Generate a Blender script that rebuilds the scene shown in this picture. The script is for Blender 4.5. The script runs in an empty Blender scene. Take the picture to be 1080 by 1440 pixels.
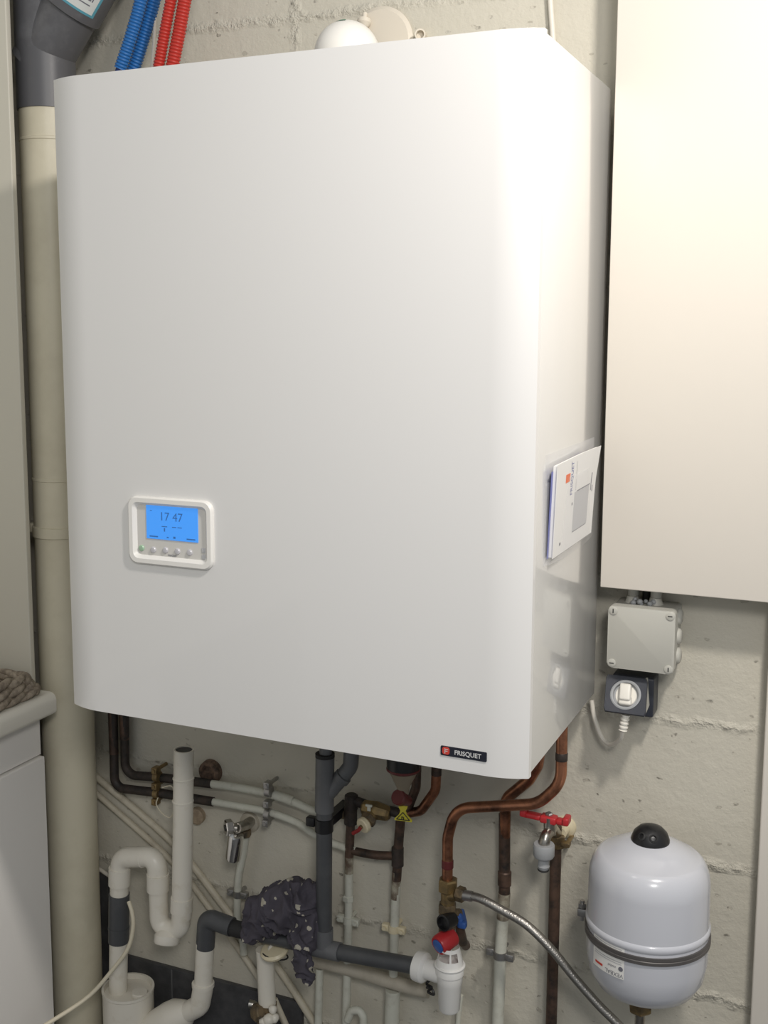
import bpy, bmesh, math, random
from mathutils import Vector, Matrix, noise
PI = math.pi
random.seed(7)
sc = bpy.context.scene
COL = sc.collection

# ---------------------------------------------------------------- camera, light, exposure
cam_d = bpy.data.cameras.new('camera')
cam = bpy.data.objects.new('camera', cam_d)
COL.objects.link(cam)
cam.matrix_world = Matrix.Translation((0.7266, -1.715, 1.559)) @ Matrix(((0.912286, -0.056294, 0.405667), (0.409551, 0.121271, -0.904191), (0.001705, 0.991022, 0.133689))).to_4x4()
cam_d.sensor_fit = 'HORIZONTAL'
cam_d.sensor_width = 36
cam_d.lens = 53.8094
cam_d.shift_x = 0.02404
cam_d.shift_y = -0.03838
cam_d.clip_start = .02
sc.camera = cam

world = bpy.data.worlds.new('room_light')
sc.world = world
world.use_nodes = True
bg = world.node_tree.nodes['Background']
bg.inputs['Color'].default_value = (.93, .97, 1, 1)
bg.inputs['Strength'].default_value = .39

def lamp(name, loc, target, size, power, color):
    d = bpy.data.lights.new(name, 'AREA')
    d.shape = 'DISK'; d.size = size; d.energy = power; d.color = color
    o = bpy.data.objects.new(name, d); COL.objects.link(o)
    o.location = loc
    o.rotation_euler = (Vector(target) - Vector(loc)).to_track_quat('-Z', 'Y').to_euler()
    return o
lamp('ceiling_lamp', (.93, -.87, 2.33), (.4, -.3, 1.3), .13, 14.5, (1, .945, .88))
lamp('rear_ceiling_lamp', (1.25, -2.3, 2.35), (-.4, -.1, .9), .45, 18, (1, .975, .945))

sc.view_settings.view_transform = 'Standard'
sc.view_settings.look = 'None'
sc.view_settings.exposure = 0
sc.view_settings.gamma = 1
sc.view_settings.use_curve_mapping = False

# ---------------------------------------------------------------- materials
def mat(name, col, rough=.5, metal=0, coat=0, var=None, bump=None, emit=None, alpha=None, trans=0):
    """var = (second colour, scale, low, high); bump = (strength, scale)"""
    m = bpy.data.materials.new(name); m.use_nodes = True
    nt = m.node_tree; b = nt.nodes['Principled BSDF']
    b.inputs['Base Color'].default_value = (*col, 1)
    b.inputs['Roughness'].default_value = rough
    b.inputs['Metallic'].default_value = metal
    b.inputs['Coat Weight'].default_value = coat
    b.inputs['Coat Roughness'].default_value = .05
    b.inputs['Transmission Weight'].default_value = trans
    if alpha is not None: b.inputs['Alpha'].default_value = alpha
    if emit:
        b.inputs['Emission Color'].default_value = (*emit[0], 1)
        b.inputs['Emission Strength'].default_value = emit[1]
    if var or bump:
        g = nt.nodes.new('ShaderNodeNewGeometry')
    if var:
        n = nt.nodes.new('ShaderNodeTexNoise'); n.inputs['Scale'].default_value = var[1]
        n.inputs['Detail'].default_value = 6; n.inputs['Roughness'].default_value = .65
        nt.links.new(g.outputs['Position'], n.inputs['Vector'])
        r = nt.nodes.new('ShaderNodeMapRange')
        r.inputs['From Min'].default_value = var[2]; r.inputs['From Max'].default_value = var[3]
        nt.links.new(n.outputs['Fac'], r.inputs['Value'])
        x = nt.nodes.new('ShaderNodeMix'); x.data_type = 'RGBA'
        x.inputs['A'].default_value = (*col, 1); x.inputs['B'].default_value = (*var[0], 1)
        nt.links.new(r.outputs['Result'], x.inputs['Factor'])
        nt.links.new(x.outputs['Result'], b.inputs['Base Color'])
    if bump:
        n = nt.nodes.new('ShaderNodeTexNoise'); n.inputs['Scale'].default_value = bump[1]
        n.inputs['Detail'].default_value = 4
        nt.links.new(g.outputs['Position'], n.inputs['Vector'])
        u = nt.nodes.new('ShaderNodeBump'); u.inputs['Strength'].default_value = bump[0]
        u.inputs['Distance'].default_value = .002
        nt.links.new(n.outputs['Fac'], u.inputs['Height'])
        nt.links.new(u.outputs['Normal'], b.inputs['Normal'])
    return m

def wall_material():
    m = bpy.data.materials.new('painted_block_wall'); m.use_nodes = True
    nt = m.node_tree; b = nt.nodes['Principled BSDF']; L = nt.links.new
    def node(t, **kw):
        n = nt.nodes.new(t)
        for k, v in kw.items(): setattr(n, k, v)
        return n
    def math_(op, a, bb=None, c=None):
        n = node('ShaderNodeMath', operation=op)
        for i, v in enumerate((a, bb, c)):
            if v is None: continue
            if isinstance(v, (int, float)): n.inputs[i].default_value = v
            else: L(v, n.inputs[i])
        return n.outputs[0]
    geo = node('ShaderNodeNewGeometry')
    sep = node('ShaderNodeSeparateXYZ'); L(geo.outputs['Position'], sep.inputs[0])
    def nz(scale, detail=5, rough=.6):
        n = node('ShaderNodeTexNoise'); n.inputs['Scale'].default_value = scale
        n.inputs['Detail'].default_value = detail; n.inputs['Roughness'].default_value = rough
        L(geo.outputs['Position'], n.inputs['Vector']); return n.outputs['Fac']
    big, mid, fine = nz(5), nz(38), nz(160)
    wob = math_('MULTIPLY', math_('SUBTRACT', nz(22), .5), .022)
    # horizontal mortar joints every 20.5 cm
    zz = math_('ADD', sep.outputs['Z'], wob)
    fr = math_('FRACT', math_('DIVIDE', math_('SUBTRACT', zz, .962 - .22 * 4.5), .22))
    dz = math_('MULTIPLY', math_('ABSOLUTE', math_('SUBTRACT', fr, .5)), .22)
    j1 = math_('SUBTRACT', 1, math_('SMOOTH_MIN', math_('DIVIDE', dz, .011), 1, .1))
    # vertical joint high on the wall
    dx = math_('ABSOLUTE', math_('ADD', math_('SUBTRACT', sep.outputs['X'], -.185), wob))
    j2 = math_('MULTIPLY', math_('SUBTRACT', 1, math_('MINIMUM', math_('DIVIDE', dx, .012), 1)),
               math_('GREATER_THAN', sep.outputs['Z'], 1.98))
    joint = math_('MAXIMUM', j1, j2)
    # keep joints patchy
    patch = node('ShaderNodeMapRange'); L(nz(7), patch.inputs[0])
    patch.inputs[1].default_value = .34; patch.inputs[2].default_value = .52
    joint = math_('MULTIPLY', joint, patch.outputs[0])
    # small pits
    v = node('ShaderNodeTexVoronoi'); v.inputs['Scale'].default_value = 44
    wv = node('ShaderNodeTexNoise'); wv.inputs['Scale'].default_value = 55; L(geo.outputs['Position'], wv.inputs['Vector'])
    wm = node('ShaderNodeVectorMath', operation='MULTIPLY_ADD'); L(wv.outputs['Color'], wm.inputs[0]); wm.inputs[1].default_value = (.016, .016, .016); L(geo.outputs['Position'], wm.inputs[2])
    ws = node('ShaderNodeVectorMath', operation='MULTIPLY'); L(wm.outputs[0], ws.inputs[0]); ws.inputs[1].default_value = (1, 1, 1.9)
    L(ws.outputs[0], v.inputs['Vector'])
    pm = node('ShaderNodeMapRange'); L(nz(9), pm.inputs[0])
    pm.inputs[1].default_value = .38; pm.inputs[2].default_value = .52
    rnd = node('ShaderNodeSeparateColor'); L(v.outputs['Color'], rnd.inputs[0])
    pit = math_('MULTIPLY', math_('LESS_THAN', v.outputs['Distance'], math_('MULTIPLY', math_('MAXIMUM', math_('SUBTRACT', rnd.outputs[0], .28), 0), .34)), pm.outputs[0])
    rough_zone = math_('MULTIPLY', joint, math_('SUBTRACT', mid, .35))
    h = math_('ADD', math_('MULTIPLY', rough_zone, 5.0), math_('MULTIPLY', mid, .55))
    h = math_('ADD', h, math_('MULTIPLY', fine, .22))
    h = math_('SUBTRACT', h, math_('MULTIPLY', pit, 2.2))
    bm_ = node('ShaderNodeBump'); bm_.inputs['Strength'].default_value = .8; bm_.inputs['Distance'].default_value = .004
    L(h, bm_.inputs['Height']); L(bm_.outputs['Normal'], b.inputs['Normal'])
    mix = node('ShaderNodeMix', data_type='RGBA')
    mix.inputs['A'].default_value = (.64, .605, .515, 1); mix.inputs['B'].default_value = (.55, .52, .435, 1)
    L(big, mix.inputs['Factor'])
    mix2 = node('ShaderNodeMix', data_type='RGBA'); L(mix.outputs['Result'], mix2.inputs['A'])
    mix2.inputs['B'].default_value = (.20, .17, .13, 1)
    st = node('ShaderNodeMapRange'); L(nz(60, 3), st.inputs[0]); st.inputs[1].default_value = .69; st.inputs[2].default_value = .74
    L(math_('MAXIMUM', math_('MULTIPLY', pit, math_('MULTIPLY', rnd.outputs[1], .45)), math_('MULTIPLY', math_('MULTIPLY', st.outputs[0], joint), .8)), mix2.inputs['Factor'])
    L(mix2.outputs['Result'], b.inputs['Base Color'])
    b.inputs['Roughness'].default_value = .6
    return m

M = {}
M['wall'] = wall_material()
M['left_wall'] = mat('smooth_cream_paint', (.64, .61, .52), .45, bump=(.1, 30))
M['floor'] = mat('dark_floor_tile', (.06, .06, .062), .45)
M['plinth'] = mat('dark_tile', (.05, .05, .052), .42, var=((.085, .085, .088), 30, .4, .7))
M['grout'] = mat('tile_grout', (.13, .13, .13), .8)
M['cover'] = mat('cream_satin_board', (.76, .71, .635), .42, coat=.1, bump=(.05, 60))
M['boiler'] = mat('white_powder_enamel', (.76, .75, .735), .32, coat=.35)
M['side'] = mat('white_gloss_enamel', (.76, .75, .725), .22, coat=.8)
M['grey_metal'] = mat('dark_grey_sheet', (.12, .12, .12), .5, metal=.3)
M['bezel'] = mat('white_moulded_plastic', (.84, .82, .78), .35)
M['face'] = mat('light_grey_plastic', (.66, .64, .60), .4)
M['screen'] = mat('blue_lit_screen', (.03, .14, .4), .2, emit=((.06, .33, .95), .70))
M['ink'] = mat('screen_ink', (.02, .06, .16), .4, emit=((.03, .17, .5), .5))
M['button'] = mat('grey_button', (.55, .54, .56), .25)
M['green'] = mat('green_button', (.35, .52, .36), .3)
M['badge'] = mat('navy_badge', (.012, .014, .024), .25)
M['red_emblem'] = mat('red_emblem', (.62, .06, .04), .35)
M['badge_text'] = mat('silver_lettering', (.62, .62, .62), .35)
M['black'] = mat('black_plastic', (.012, .012, .013), .35)
M['black_rubber'] = mat('black_rubber', (.02, .02, .02), .7)
M['paper'] = mat('white_paper', (.80, .79, .77), .5)
M['grey_print'] = mat('grey_printing', (.52, .52, .53), .5)
M['dark_print'] = mat('dark_printing', (.16, .16, .19), .5)
M['blue_print'] = mat('blue_printing', (.12, .14, .36), .5)
M['orange'] = mat('orange_printing', (.80, .18, .07), .5)
M['film'] = mat('clear_plastic_film', (.9, .9, .92), .12, alpha=.16)
M['blue_edge'] = mat('blue_leaflet', (.16, .18, .45), .5)
M['soil'] = mat('cream_painted_pvc', (.66, .61, .47), .42, var=((.57, .52, .39), 8, .45, .75), bump=(.12, 40))
M['grey_dark'] = mat('charcoal_pvc', (.105, .105, .112), .42, var=((.17, .17, .18), 14, .5, .75))
M['grey_pvc'] = mat('grey_pvc', (.070, .073, .078), .42, var=((.095, .098, .103), 18, .5, .75))
M['grey_pale'] = mat('pale_grey_pvc', (.135, .138, .144), .45, var=((.17, .173, .18), 20, .5, .75))
M['white_pvc'] = mat('white_pvc', (.76, .72, .63), .35, var=((.62, .56, .44), 24, .55, .8))
M['clean_white'] = mat('white_polypropylene', (.84, .83, .80), .3)
M['blue_tube'] = mat('blue_conduit', (.02, .14, .41), .4)
M['blue_dark'] = mat('dark_blue_tube', (.01, .03, .16), .35)
M['red_tube'] = mat('red_conduit', (.48, .035, .025), .4)
M['cable'] = mat('white_cable', (.72, .68, .60), .45)
M['cream_cable'] = mat('cream_cable', (.66, .60, .46), .5)
M['flue'] = mat('white_flue_enamel', (.82, .80, .75), .35)
M['flange'] = mat('cream_flange', (.70, .64, .54), .5)
M['green_mark'] = mat('green_sticker', (.03, .20, .12), .4)
M['box'] = mat('grey_abs', (.50, .49, .44), .45, bump=(.05, 80))
M['navy'] = mat('dark_navy_plastic', (.030, .034, .046), .4)
M['plug'] = mat('white_plug_plastic', (.80, .77, .70), .35)
M['tank'] = mat('white_lacquered_steel', (.60, .61, .655), .22, coat=.4)
M['steel'] = mat('galvanised_steel', (.42, .41, .40), .38, metal=.9)
M['dull_steel'] = mat('dull_band_steel', (.16, .15, .145), .5, metal=.6)
M['chrome'] = mat('chrome', (.78, .77, .75), .15, metal=1)
M['nickel'] = mat('worn_nickel', (.50, .48, .44), .3, metal=1, var=((.30, .27, .23), 60, .4, .7))
M['brass'] = mat('tarnished_brass', (.33, .23, .10), .42, metal=.65, var=((.16, .12, .07), 55, .4, .65))
M['dirty_brass'] = mat('dirty_brass', (.22, .16, .09), .55, metal=.4, var=((.07, .06, .045), 60, .4, .65))
M['copper'] = mat('copper', (.50, .22, .125), .34, metal=.9, var=((.12, .06, .04), 24, .40, .66))
M['dark_copper'] = mat('tarnished_copper', (.15, .092, .066), .5, metal=.5, var=((.04, .034, .03), 32, .38, .66))
M['black_copper'] = mat('blackened_copper', (.06, .045, .038), .55, metal=.3, var=((.022, .022, .02), 40, .4, .65))
M['painted'] = mat('white_painted_copper', (.60, .60, .52), .45, var=((.42, .40, .33), 30, .5, .78))
M['stained'] = mat('stained_paint', (.40, .37, .29), .5, var=((.12, .085, .06), 38, .40, .62))
M['drain'] = mat('cream_painted_drain', (.48, .44, .36), .5, var=((.36, .32, .25), 22, .45, .75))
M['trunk'] = mat('cream_painted_tube', (.58, .53, .42), .5, var=((.40, .35, .27), 30, .5, .8))
M['rust'] = mat('brown_rusty_plug', (.20, .13, .09), .8, var=((.06, .04, .03), 60, .4, .6), bump=(.6, 90))
M['tan'] = mat('tan_plug', (.38, .30, .21), .8, var=((.26, .20, .14), 60, .4, .6), bump=(.4, 90))
M['red'] = mat('red_plastic', (.50, .03, .035), .35)
M['dark_red'] = mat('dark_red_plastic', (.13, .022, .022), .4)
M['dark_red_lever'] = mat('dark_red_lever', (.24, .02, .02), .4)
M['blue'] = mat('blue_plastic', (.04, .12, .40), .4)
M['yellow'] = mat('yellow_tag', (.62, .55, .05), .45)
M['cream_plastic'] = mat('cream_plastic', (.72, .64, .45), .4)
M['cone'] = mat('dull_cone', (.30, .255, .19), .4)
M['connector'] = mat('grey_hose_connector', (.36, .37, .38), .45)
M['worktop'] = mat('cream_worktop', (.76, .73, .65), .3)
M['cabinet'] = mat('white_cabinet_front', (.86, .835, .80), .35)
M['shadow_carcass'] = mat('carcass_shade_black', (.015, .015, .014), .6)  # near-black colour imitates the shade in the gap behind the cabinet fronts
M['wicker'] = mat('brown_wicker', (.34, .285, .22), .7, var=((.15, .12, .09), 70, .4, .65), bump=(.8, 120))
M['trim'] = mat('white_painted_trim', (.70, .655, .585), .4)

def braid_material():
    m = mat('braided_steel', (.36, .345, .32), .38, metal=.9)
    nt = m.node_tree; b = nt.nodes['Principled BSDF']
    g = nt.nodes.new('ShaderNodeNewGeometry')
    v = nt.nodes.new('ShaderNodeTexVoronoi'); v.inputs['Scale'].default_value = 420
    nt.links.new(g.outputs['Position'], v.inputs['Vector'])
    u = nt.nodes.new('ShaderNodeBump'); u.inputs['Strength'].default_value = .3; u.inputs['Distance'].default_value = .001
    nt.links.new(v.outputs['Distance'], u.inputs['Height']); nt.links.new(u.outputs['Normal'], b.inputs['Normal'])
    return m
M['braid'] = braid_material()

def rag_material():
    m = mat('floral_cotton', (.035, .033, .05), .85)
    nt = m.node_tree; b = nt.nodes['Principled BSDF']; L = nt.links.new
    g = nt.nodes.new('ShaderNodeNewGeometry')
    v = nt.nodes.new('ShaderNodeTexVoronoi'); v.inputs['Scale'].default_value = 58
    L(g.outputs['Position'], v.inputs['Vector'])
    n = nt.nodes.new('ShaderNodeTexNoise'); n.inputs['Scale'].default_value = 320
    L(g.outputs['Position'], n.inputs['Vector'])
    a = nt.nodes.new('ShaderNodeMath'); a.operation = 'MULTIPLY_ADD'
    a.inputs[1].default_value = .28; L(n.outputs['Fac'], a.inputs[0]); L(v.outputs['Distance'], a.inputs[2])
    c = nt.nodes.new('ShaderNodeSeparateColor'); L(v.outputs['Color'], c.inputs[0])
    t = nt.nodes.new('ShaderNodeMapRange'); L(c.outputs[0], t.inputs[0])
    t.inputs[1].default_value = .25; t.inputs[2].default_value = 1; t.inputs[3].default_value = .25; t.inputs[4].default_value = .54
    lt = nt.nodes.new('ShaderNodeMath'); lt.operation = 'LESS_THAN'; L(a.outputs[0], lt.inputs[0]); L(t.outputs[0], lt.inputs[1])
    x = nt.nodes.new('ShaderNodeMix'); x.data_type = 'RGBA'
    x.inputs['A'].default_value = (.068, .061, .078, 1); x.inputs['B'].default_value = (.44, .41, .34, 1)
    L(lt.outputs[0], x.inputs['Factor']); L(x.outputs['Result'], b.inputs['Base Color'])
    return m
M['rag'] = rag_material()

# ---------------------------------------------------------------- builders
def thing(name, label, cat, loc=(0, 0, 0), group=None):
    o = bpy.data.objects.new(name, None); COL.objects.link(o)
    o.empty_display_size = .05
    o.location = loc; o['label'] = label; o['category'] = cat
    if group: o['group'] = group
    return o

def tag(o, label, cat, group=None):
    o['label'] = label; o['category'] = cat
    if group: o['group'] = group
    return o

def world_loc(o):
    v = Vector(o.location)
    while o.parent: o = o.parent; v += Vector(o.location)
    return v

def finish(bm, name, m, parent=None, smooth=40, label=None):
    bmesh.ops.remove_doubles(bm, verts=bm.verts, dist=1e-6)
    bmesh.ops.recalc_face_normals(bm, faces=bm.faces)
    lo = Vector([min(v.co[i] for v in bm.verts) for i in range(3)])
    hi = Vector([max(v.co[i] for v in bm.verts) for i in range(3)])
    c = (lo + hi) / 2
    bmesh.ops.translate(bm, verts=bm.verts, vec=-c)
    me = bpy.data.meshes.new(name); bm.to_mesh(me); bm.free()
    if smooth:
        me.shade_smooth(); me.set_sharp_from_angle(angle=math.radians(smooth))
    me.materials.append(M[m] if isinstance(m, str) else m)
    o = bpy.data.objects.new(name, me); COL.objects.link(o)
    if parent:
        o.parent = parent; o.location = c - world_loc(parent)
    else: o.location = c
    if label: o['label'] = label
    return o

def structure(o):
    o['kind'] = 'structure'; return o

def frame(ax):
    ax = Vector(ax).normalized()
    u = ax.orthogonal().normalized() if abs(ax.z) > .95 else ax.cross(Vector((0, 0, 1))).normalized()
    return u, ax.cross(u).normalized(), ax

def path_points(pts, fillet, n=8):
    pts = [Vector(p) for p in pts]
    if not fillet: return pts
    out = [pts[0]]
    for i in range(1, len(pts) - 1):
        a, b, c = pts[i - 1], pts[i], pts[i + 1]
        d1, d2 = (a - b), (c - b)
        l1, l2 = d1.length, d2.length; d1.normalize(); d2.normalize()
        ang = d1.angle(d2)
        if ang > PI - .03: out.append(b); continue
        t = min(fillet / math.tan(ang / 2), l1 * .49, l2 * .49)
        r = t * math.tan(ang / 2)
        bis = (d1 + d2).normalized(); ctr = b + bis * (r / math.sin(ang / 2))
        p1, p2 = b + d1 * t, b + d2 * t
        v1, v2 = p1 - ctr, p2 - ctr
        for k in range(n + 1):
            th = v1.angle(v2); f = k / n
            out.append(ctr + (v1 * math.sin((1 - f) * th) + v2 * math.sin(f * th)) / math.sin(th))
    out.append(pts[-1])
    return out

def resample(pts, step):
    out = [pts[0].copy()]; carry = 0
    for a, b in zip(pts, pts[1:]):
        L = (b - a).length
        if L < 1e-9: continue
        s = step - carry
        while s <= L:
            out.append(a.lerp(b, s / L)); s += step
        carry = L - (s - step)
    if (out[-1] - pts[-1]).length > step * .2: out.append(pts[-1].copy())
    return out

def catmull(pts, n=8):
    p = [Vector(q) for q in pts]; p = [p[0] * 2 - p[1]] + p + [p[-1] * 2 - p[-2]]
    out = []
    for i in range(1, len(p) - 2):
        for k in range(n):
            t = k / n; a, b, c, d = p[i - 1:i + 3]
            out.append(.5 * ((2 * b) + (c - a) * t + (2 * a - 5 * b + 4 * c - d) * t * t + (3 * b - a - 3 * c + d) * t ** 3))
    out.append(p[-2]); return out

def sweep(bm, pts, rad, seg=18, caps=True, closed=False, hollow=0):
    n = len(pts)
    T = []
    for i in range(n):
        if closed: d = pts[(i + 1) % n] - pts[i - 1]
        else: d = pts[min(i + 1, n - 1)] - pts[max(i - 1, 0)]
        T.append(d.normalized())
    u, v, _ = frame(T[0])
    rings = []
    for i in range(n):
        u = (u - T[i] * u.dot(T[i])).normalized(); v = T[i].cross(u)
        r = rad(i) if callable(rad) else rad
        rings.append([bm.verts.new(pts[i] + (u * math.cos(2 * PI * k / seg) + v * math.sin(2 * PI * k / seg)) * r) for k in range(seg)])
    for i in range(n if closed else n - 1):
        A, B = rings[i], rings[(i + 1) % n]
        for k in range(seg):
            bm.faces.new((A[k], A[(k + 1) % seg], B[(k + 1) % seg], B[k]))
    if caps and not closed:
        for ring, i, s in ((rings[0], 0, 1), (rings[-1], n - 1, -1)):
            if hollow:
                r = rad(i) if callable(rad) else rad
                c = pts[i]; f = 1 - hollow / r
                inner = [bm.verts.new(c + (q.co - c) * f) for q in ring]
                deep = [bm.verts.new(q.co + T[i] * s * .04) for q in inner]
                for k in range(seg):
                    k2 = (k + 1) % seg
                    bm.faces.new((ring[k], ring[k2], inner[k2], inner[k])); bm.faces.new((inner[k], inner[k2], deep[k2], deep[k]))
                bm.faces.new(deep)
            else: bm.faces.new(ring)

def tube(name, pts, r, m, parent=None, fillet=0, seg=18, smooth_path=False, corr=None, hollow=0, label=None, closed=False):
    pp = catmull(pts) if smooth_path else path_points(pts, fillet)
    clean = [pp[0]]
    for q in pp[1:]:
        if (q - clean[-1]).length > 1e-5: clean.append(q)
    pp = clean
    bm = bmesh.new()
    if corr:
        pitch, depth = corr; step = pitch / 6
        pp = resample(pp, step)
        sweep(bm, pp, lambda i: r - depth * (.5 - .5 * math.cos(2 * PI * i / 6)) ** 2, seg, hollow=hollow)
    else: sweep(bm, pp, r, seg, hollow=hollow, closed=closed)
    return finish(bm, name, m, parent, 35 if not corr else 60, label)

def lathe(name, prof, origin, axis, m, parent=None, seg=32, smooth=35, label=None):
    """prof = [(radius, distance along axis)]"""
    bm = bmesh.new(); u, v, w = frame(axis); o = Vector(origin); rings = []
    for r, h in prof:
        if r < 1e-6: rings.append([bm.verts.new(o + w * h)])
        else: rings.append([bm.verts.new(o + w * h + (u * math.cos(2 * PI * k / seg) + v * math.sin(2 * PI * k / seg)) * r) for k in range(seg)])
    for A, B in zip(rings, rings[1:]):
        for k in range(seg):
            k2 = (k + 1) % seg
            if len(A) == 1 and len(B) == 1: continue
            if len(A) == 1: bm.faces.new((A[0], B[k2], B[k]))
            elif len(B) == 1: bm.faces.new((A[k], A[k2], B[0]))
            else: bm.faces.new((A[k], A[k2], B[k2], B[k]))
    for R_ in (rings[0], rings[-1]):
        if len(R_) > 1: bm.faces.new(R_)
    return finish(bm, name, m, parent, smooth, label)

def ring(name, c, axis, R_, r, m, parent=None, squash=1, seg=28, label=None):
    bm = bmesh.new(); u, v, w = frame(axis)
    pts = [Vector(c) + (u * math.cos(2 * PI * k / seg) + v * math.sin(2 * PI * k / seg)) * R_ for k in range(seg)]
    sweep(bm, pts, r, 8, closed=True)
    return finish(bm, name, m, parent, 60, label)

def bm_box(bm, c, s, bev=0, rot=None, segs=3):
    r = bmesh.ops.create_cube(bm, size=1)
    vs = r['verts']
    mt = Matrix.Translation(c) @ (rot.to_4x4() if rot else Matrix.Identity(4)) @ Matrix.Diagonal((*s, 1))
    bmesh.ops.transform(bm, matrix=mt, verts=vs)
    if bev:
        es = list({e for v in vs for e in v.link_edges})
        bmesh.ops.bevel(bm, geom=es, offset=bev, segments=segs, affect='EDGES', profile=.5)

def box(name, c, s, m, parent=None, bev=0, rot=None, label=None):
    bm = bmesh.new(); bm_box(bm, c, s, bev, rot)
    return finish(bm, name, m, parent, 40, label)

def box2(name, lo, hi, m, parent=None, bev=0, label=None):
    lo, hi = Vector(lo), Vector(hi)
    return box(name, (lo + hi) / 2, hi - lo, m, parent, bev, None, label)

def prism(name, poly, vec, m, parent=None, bev=0, smooth=40, label=None):
    bm = bmesh.new(); vec = Vector(vec)
    a = [bm.verts.new(Vector(p)) for p in poly]; b = [bm.verts.new(Vector(p) + vec) for p in poly]
    bm.faces.new(a); bm.faces.new(b[::-1])
    n = len(a)
    for i in range(n): bm.faces.new((a[i], b[i], b[(i + 1) % n], a[(i + 1) % n]))
    if bev: bmesh.ops.bevel(bm, geom=list(bm.edges), offset=bev, segments=2, affect='EDGES', profile=.5)
    return finish(bm, name, m, parent, smooth, label)

def round_rect(w, h, r, n=6):
    out = []
    for cx, cy, a in ((w / 2 - r, h / 2 - r, 0), (-w / 2 + r, h / 2 - r, 90), (-w / 2 + r, -h / 2 + r, 180), (w / 2 - r, -h / 2 + r, 270)):
        for k in range(n + 1):
            t = math.radians(a + 90 * k / n); out.append((cx + r * math.cos(t), cy + r * math.sin(t)))
    return out

def text(name, s, size, origin, xd, yd, m, parent, depth=.0003, warp=None, squeeze=1, bold=0):
    cu = bpy.data.curves.new(name, 'FONT'); cu.body = s; cu.size = size; cu.align_x = 'CENTER'; cu.align_y = 'CENTER'
    cu.extrude = depth; cu.offset = bold
    o = bpy.data.objects.new('lettering_source', cu); COL.objects.link(o)
    me = bpy.data.meshes.new_from_object(o)
    bpy.data.objects.remove(o); bpy.data.curves.remove(cu)
    bm = bmesh.new(); bm.from_mesh(me); bpy.data.meshes.remove(me)
    xd, yd = Vector(xd).normalized(), Vector(yd).normalized(); zd = xd.cross(yd)
    for v in bm.verts:
        x, y, z = v.co; x *= squeeze
        v.co = warp(x, y, z) if warp else Vector(origin) + xd * x + yd * y + zd * z
    return finish(bm, name, m, parent, 0)

def hexnut(name, c, axis, r, h, m, parent, label=None):
    return lathe(name, [(r * .86, -h / 2), (r, -h / 2 + h * .12), (r, h / 2 - h * .12), (r * .86, h / 2)], c, axis, m, parent, seg=6, smooth=20, label=label)

def pipe_clip(parent, c, axis, r, side, m='steel', wall_y=.03):
    """split collar with two bolted lugs and a stud to the wall"""
    c = Vector(c); axis = Vector(axis).normalized(); side = Vector(side).normalized()
    bm = bmesh.new()
    u, v, w = frame(axis)
    sweep(bm, [c - axis * .006, c + axis * .006], r + .0022, 20)
    for s in (-1, 1):
        bm_box(bm, c + side * s * (r + .007), (.013, .010, .012), .001)
        sweep(bm, [c + side * s * (r + .008) + Vector((0, -.009, 0)), c + side * s * (r + .008) + Vector((0, .007, 0))], .0038, 6)
    sweep(bm, [c + Vector((0, r * .8, 0)), Vector((c.x, wall_y, c.z))], .004, 8)
    return finish(bm, 'pipe_clip', m, parent, 35)

# ---------------------------------------------------------------- the room
WY = .03        # face of the back wall
XL = -1.25       # face of the left wall
structure(box2('wall_back', (-1.4, WY, 0), (2.4, .2, 2.7), 'wall'))
structure(box2('wall_left', (-1.4, -2.6, 0), (XL, WY, 2.7), 'left_wall'))
structure(box2('floor', (-1.4, -2.6, -.1), (2.4, .2, 0), 'floor'))
# dark tiled foot of the wall, and the joint between two tiles
pl = structure(box2('baseboard_back', (XL, WY - .010, 0), ((-0.1784, 0.0200, 0.315)[0], WY, .333), 'plinth', bev=.001))
bm = bmesh.new(); bm_box(bm, ((-0.4598, 0.0200, 0.2929)[0], WY - .0103, .166), (.003, .0012, .33))
finish(bm, 'grout_joint', 'grout', pl)
structure(box2('trim_1', ((0.5987, 0.0000, 0.7864)[0], -.005, 0), (.95, WY, 1.18), 'trim', bev=.003))

o = box2('boxing_board', (XL, -.134, (-0.5933, -0.13, 0.9163)[2]), ((-0.6422, -0.134, 1.511)[0], -.122, 2.62), 'left_wall', None, bev=.002)
tag(o, 'cream board at the far left, standing on the worktop in front of the soil pipe', 'board')
# cream board boxing in the pipes, upper right
t = thing('cover_panel', 'large plain cream board boxing in the pipes right of the boiler', 'panel', (.7, WY, 1.176))
px0 = (0.36, -0.0420, 1.176)[0]
box2('front_board', (px0, -.042, 1.176), (1.3, -.026, 2.62), 'cover', t, bev=.0015)
box2('side_board', (px0 + .001, -.026, 1.178), (px0 + .017, WY, 2.62), 'cover', t)

# ---------------------------------------------------------------- the boiler
BW, BH, BD, Z0 = .351, .9, .378, 1.0
boiler = thing('boiler', 'large white wall-hung gas boiler with a blue-lit display', 'boiler', (0, 0, Z0))
# casing
bm = bmesh.new()
bm_box(bm, (0, -BD / 2 - .006, Z0 + BH / 2), (2 * BW - .003, BD - .014, BH - .004), .0012)
finish(bm, 'casing', 'side', boiler)
box2('mounting_frame', (-BW + .02, -.001, Z0 + .03), (BW - .012, WY, Z0 + BH - .03), 'grey_metal', boiler)
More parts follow.
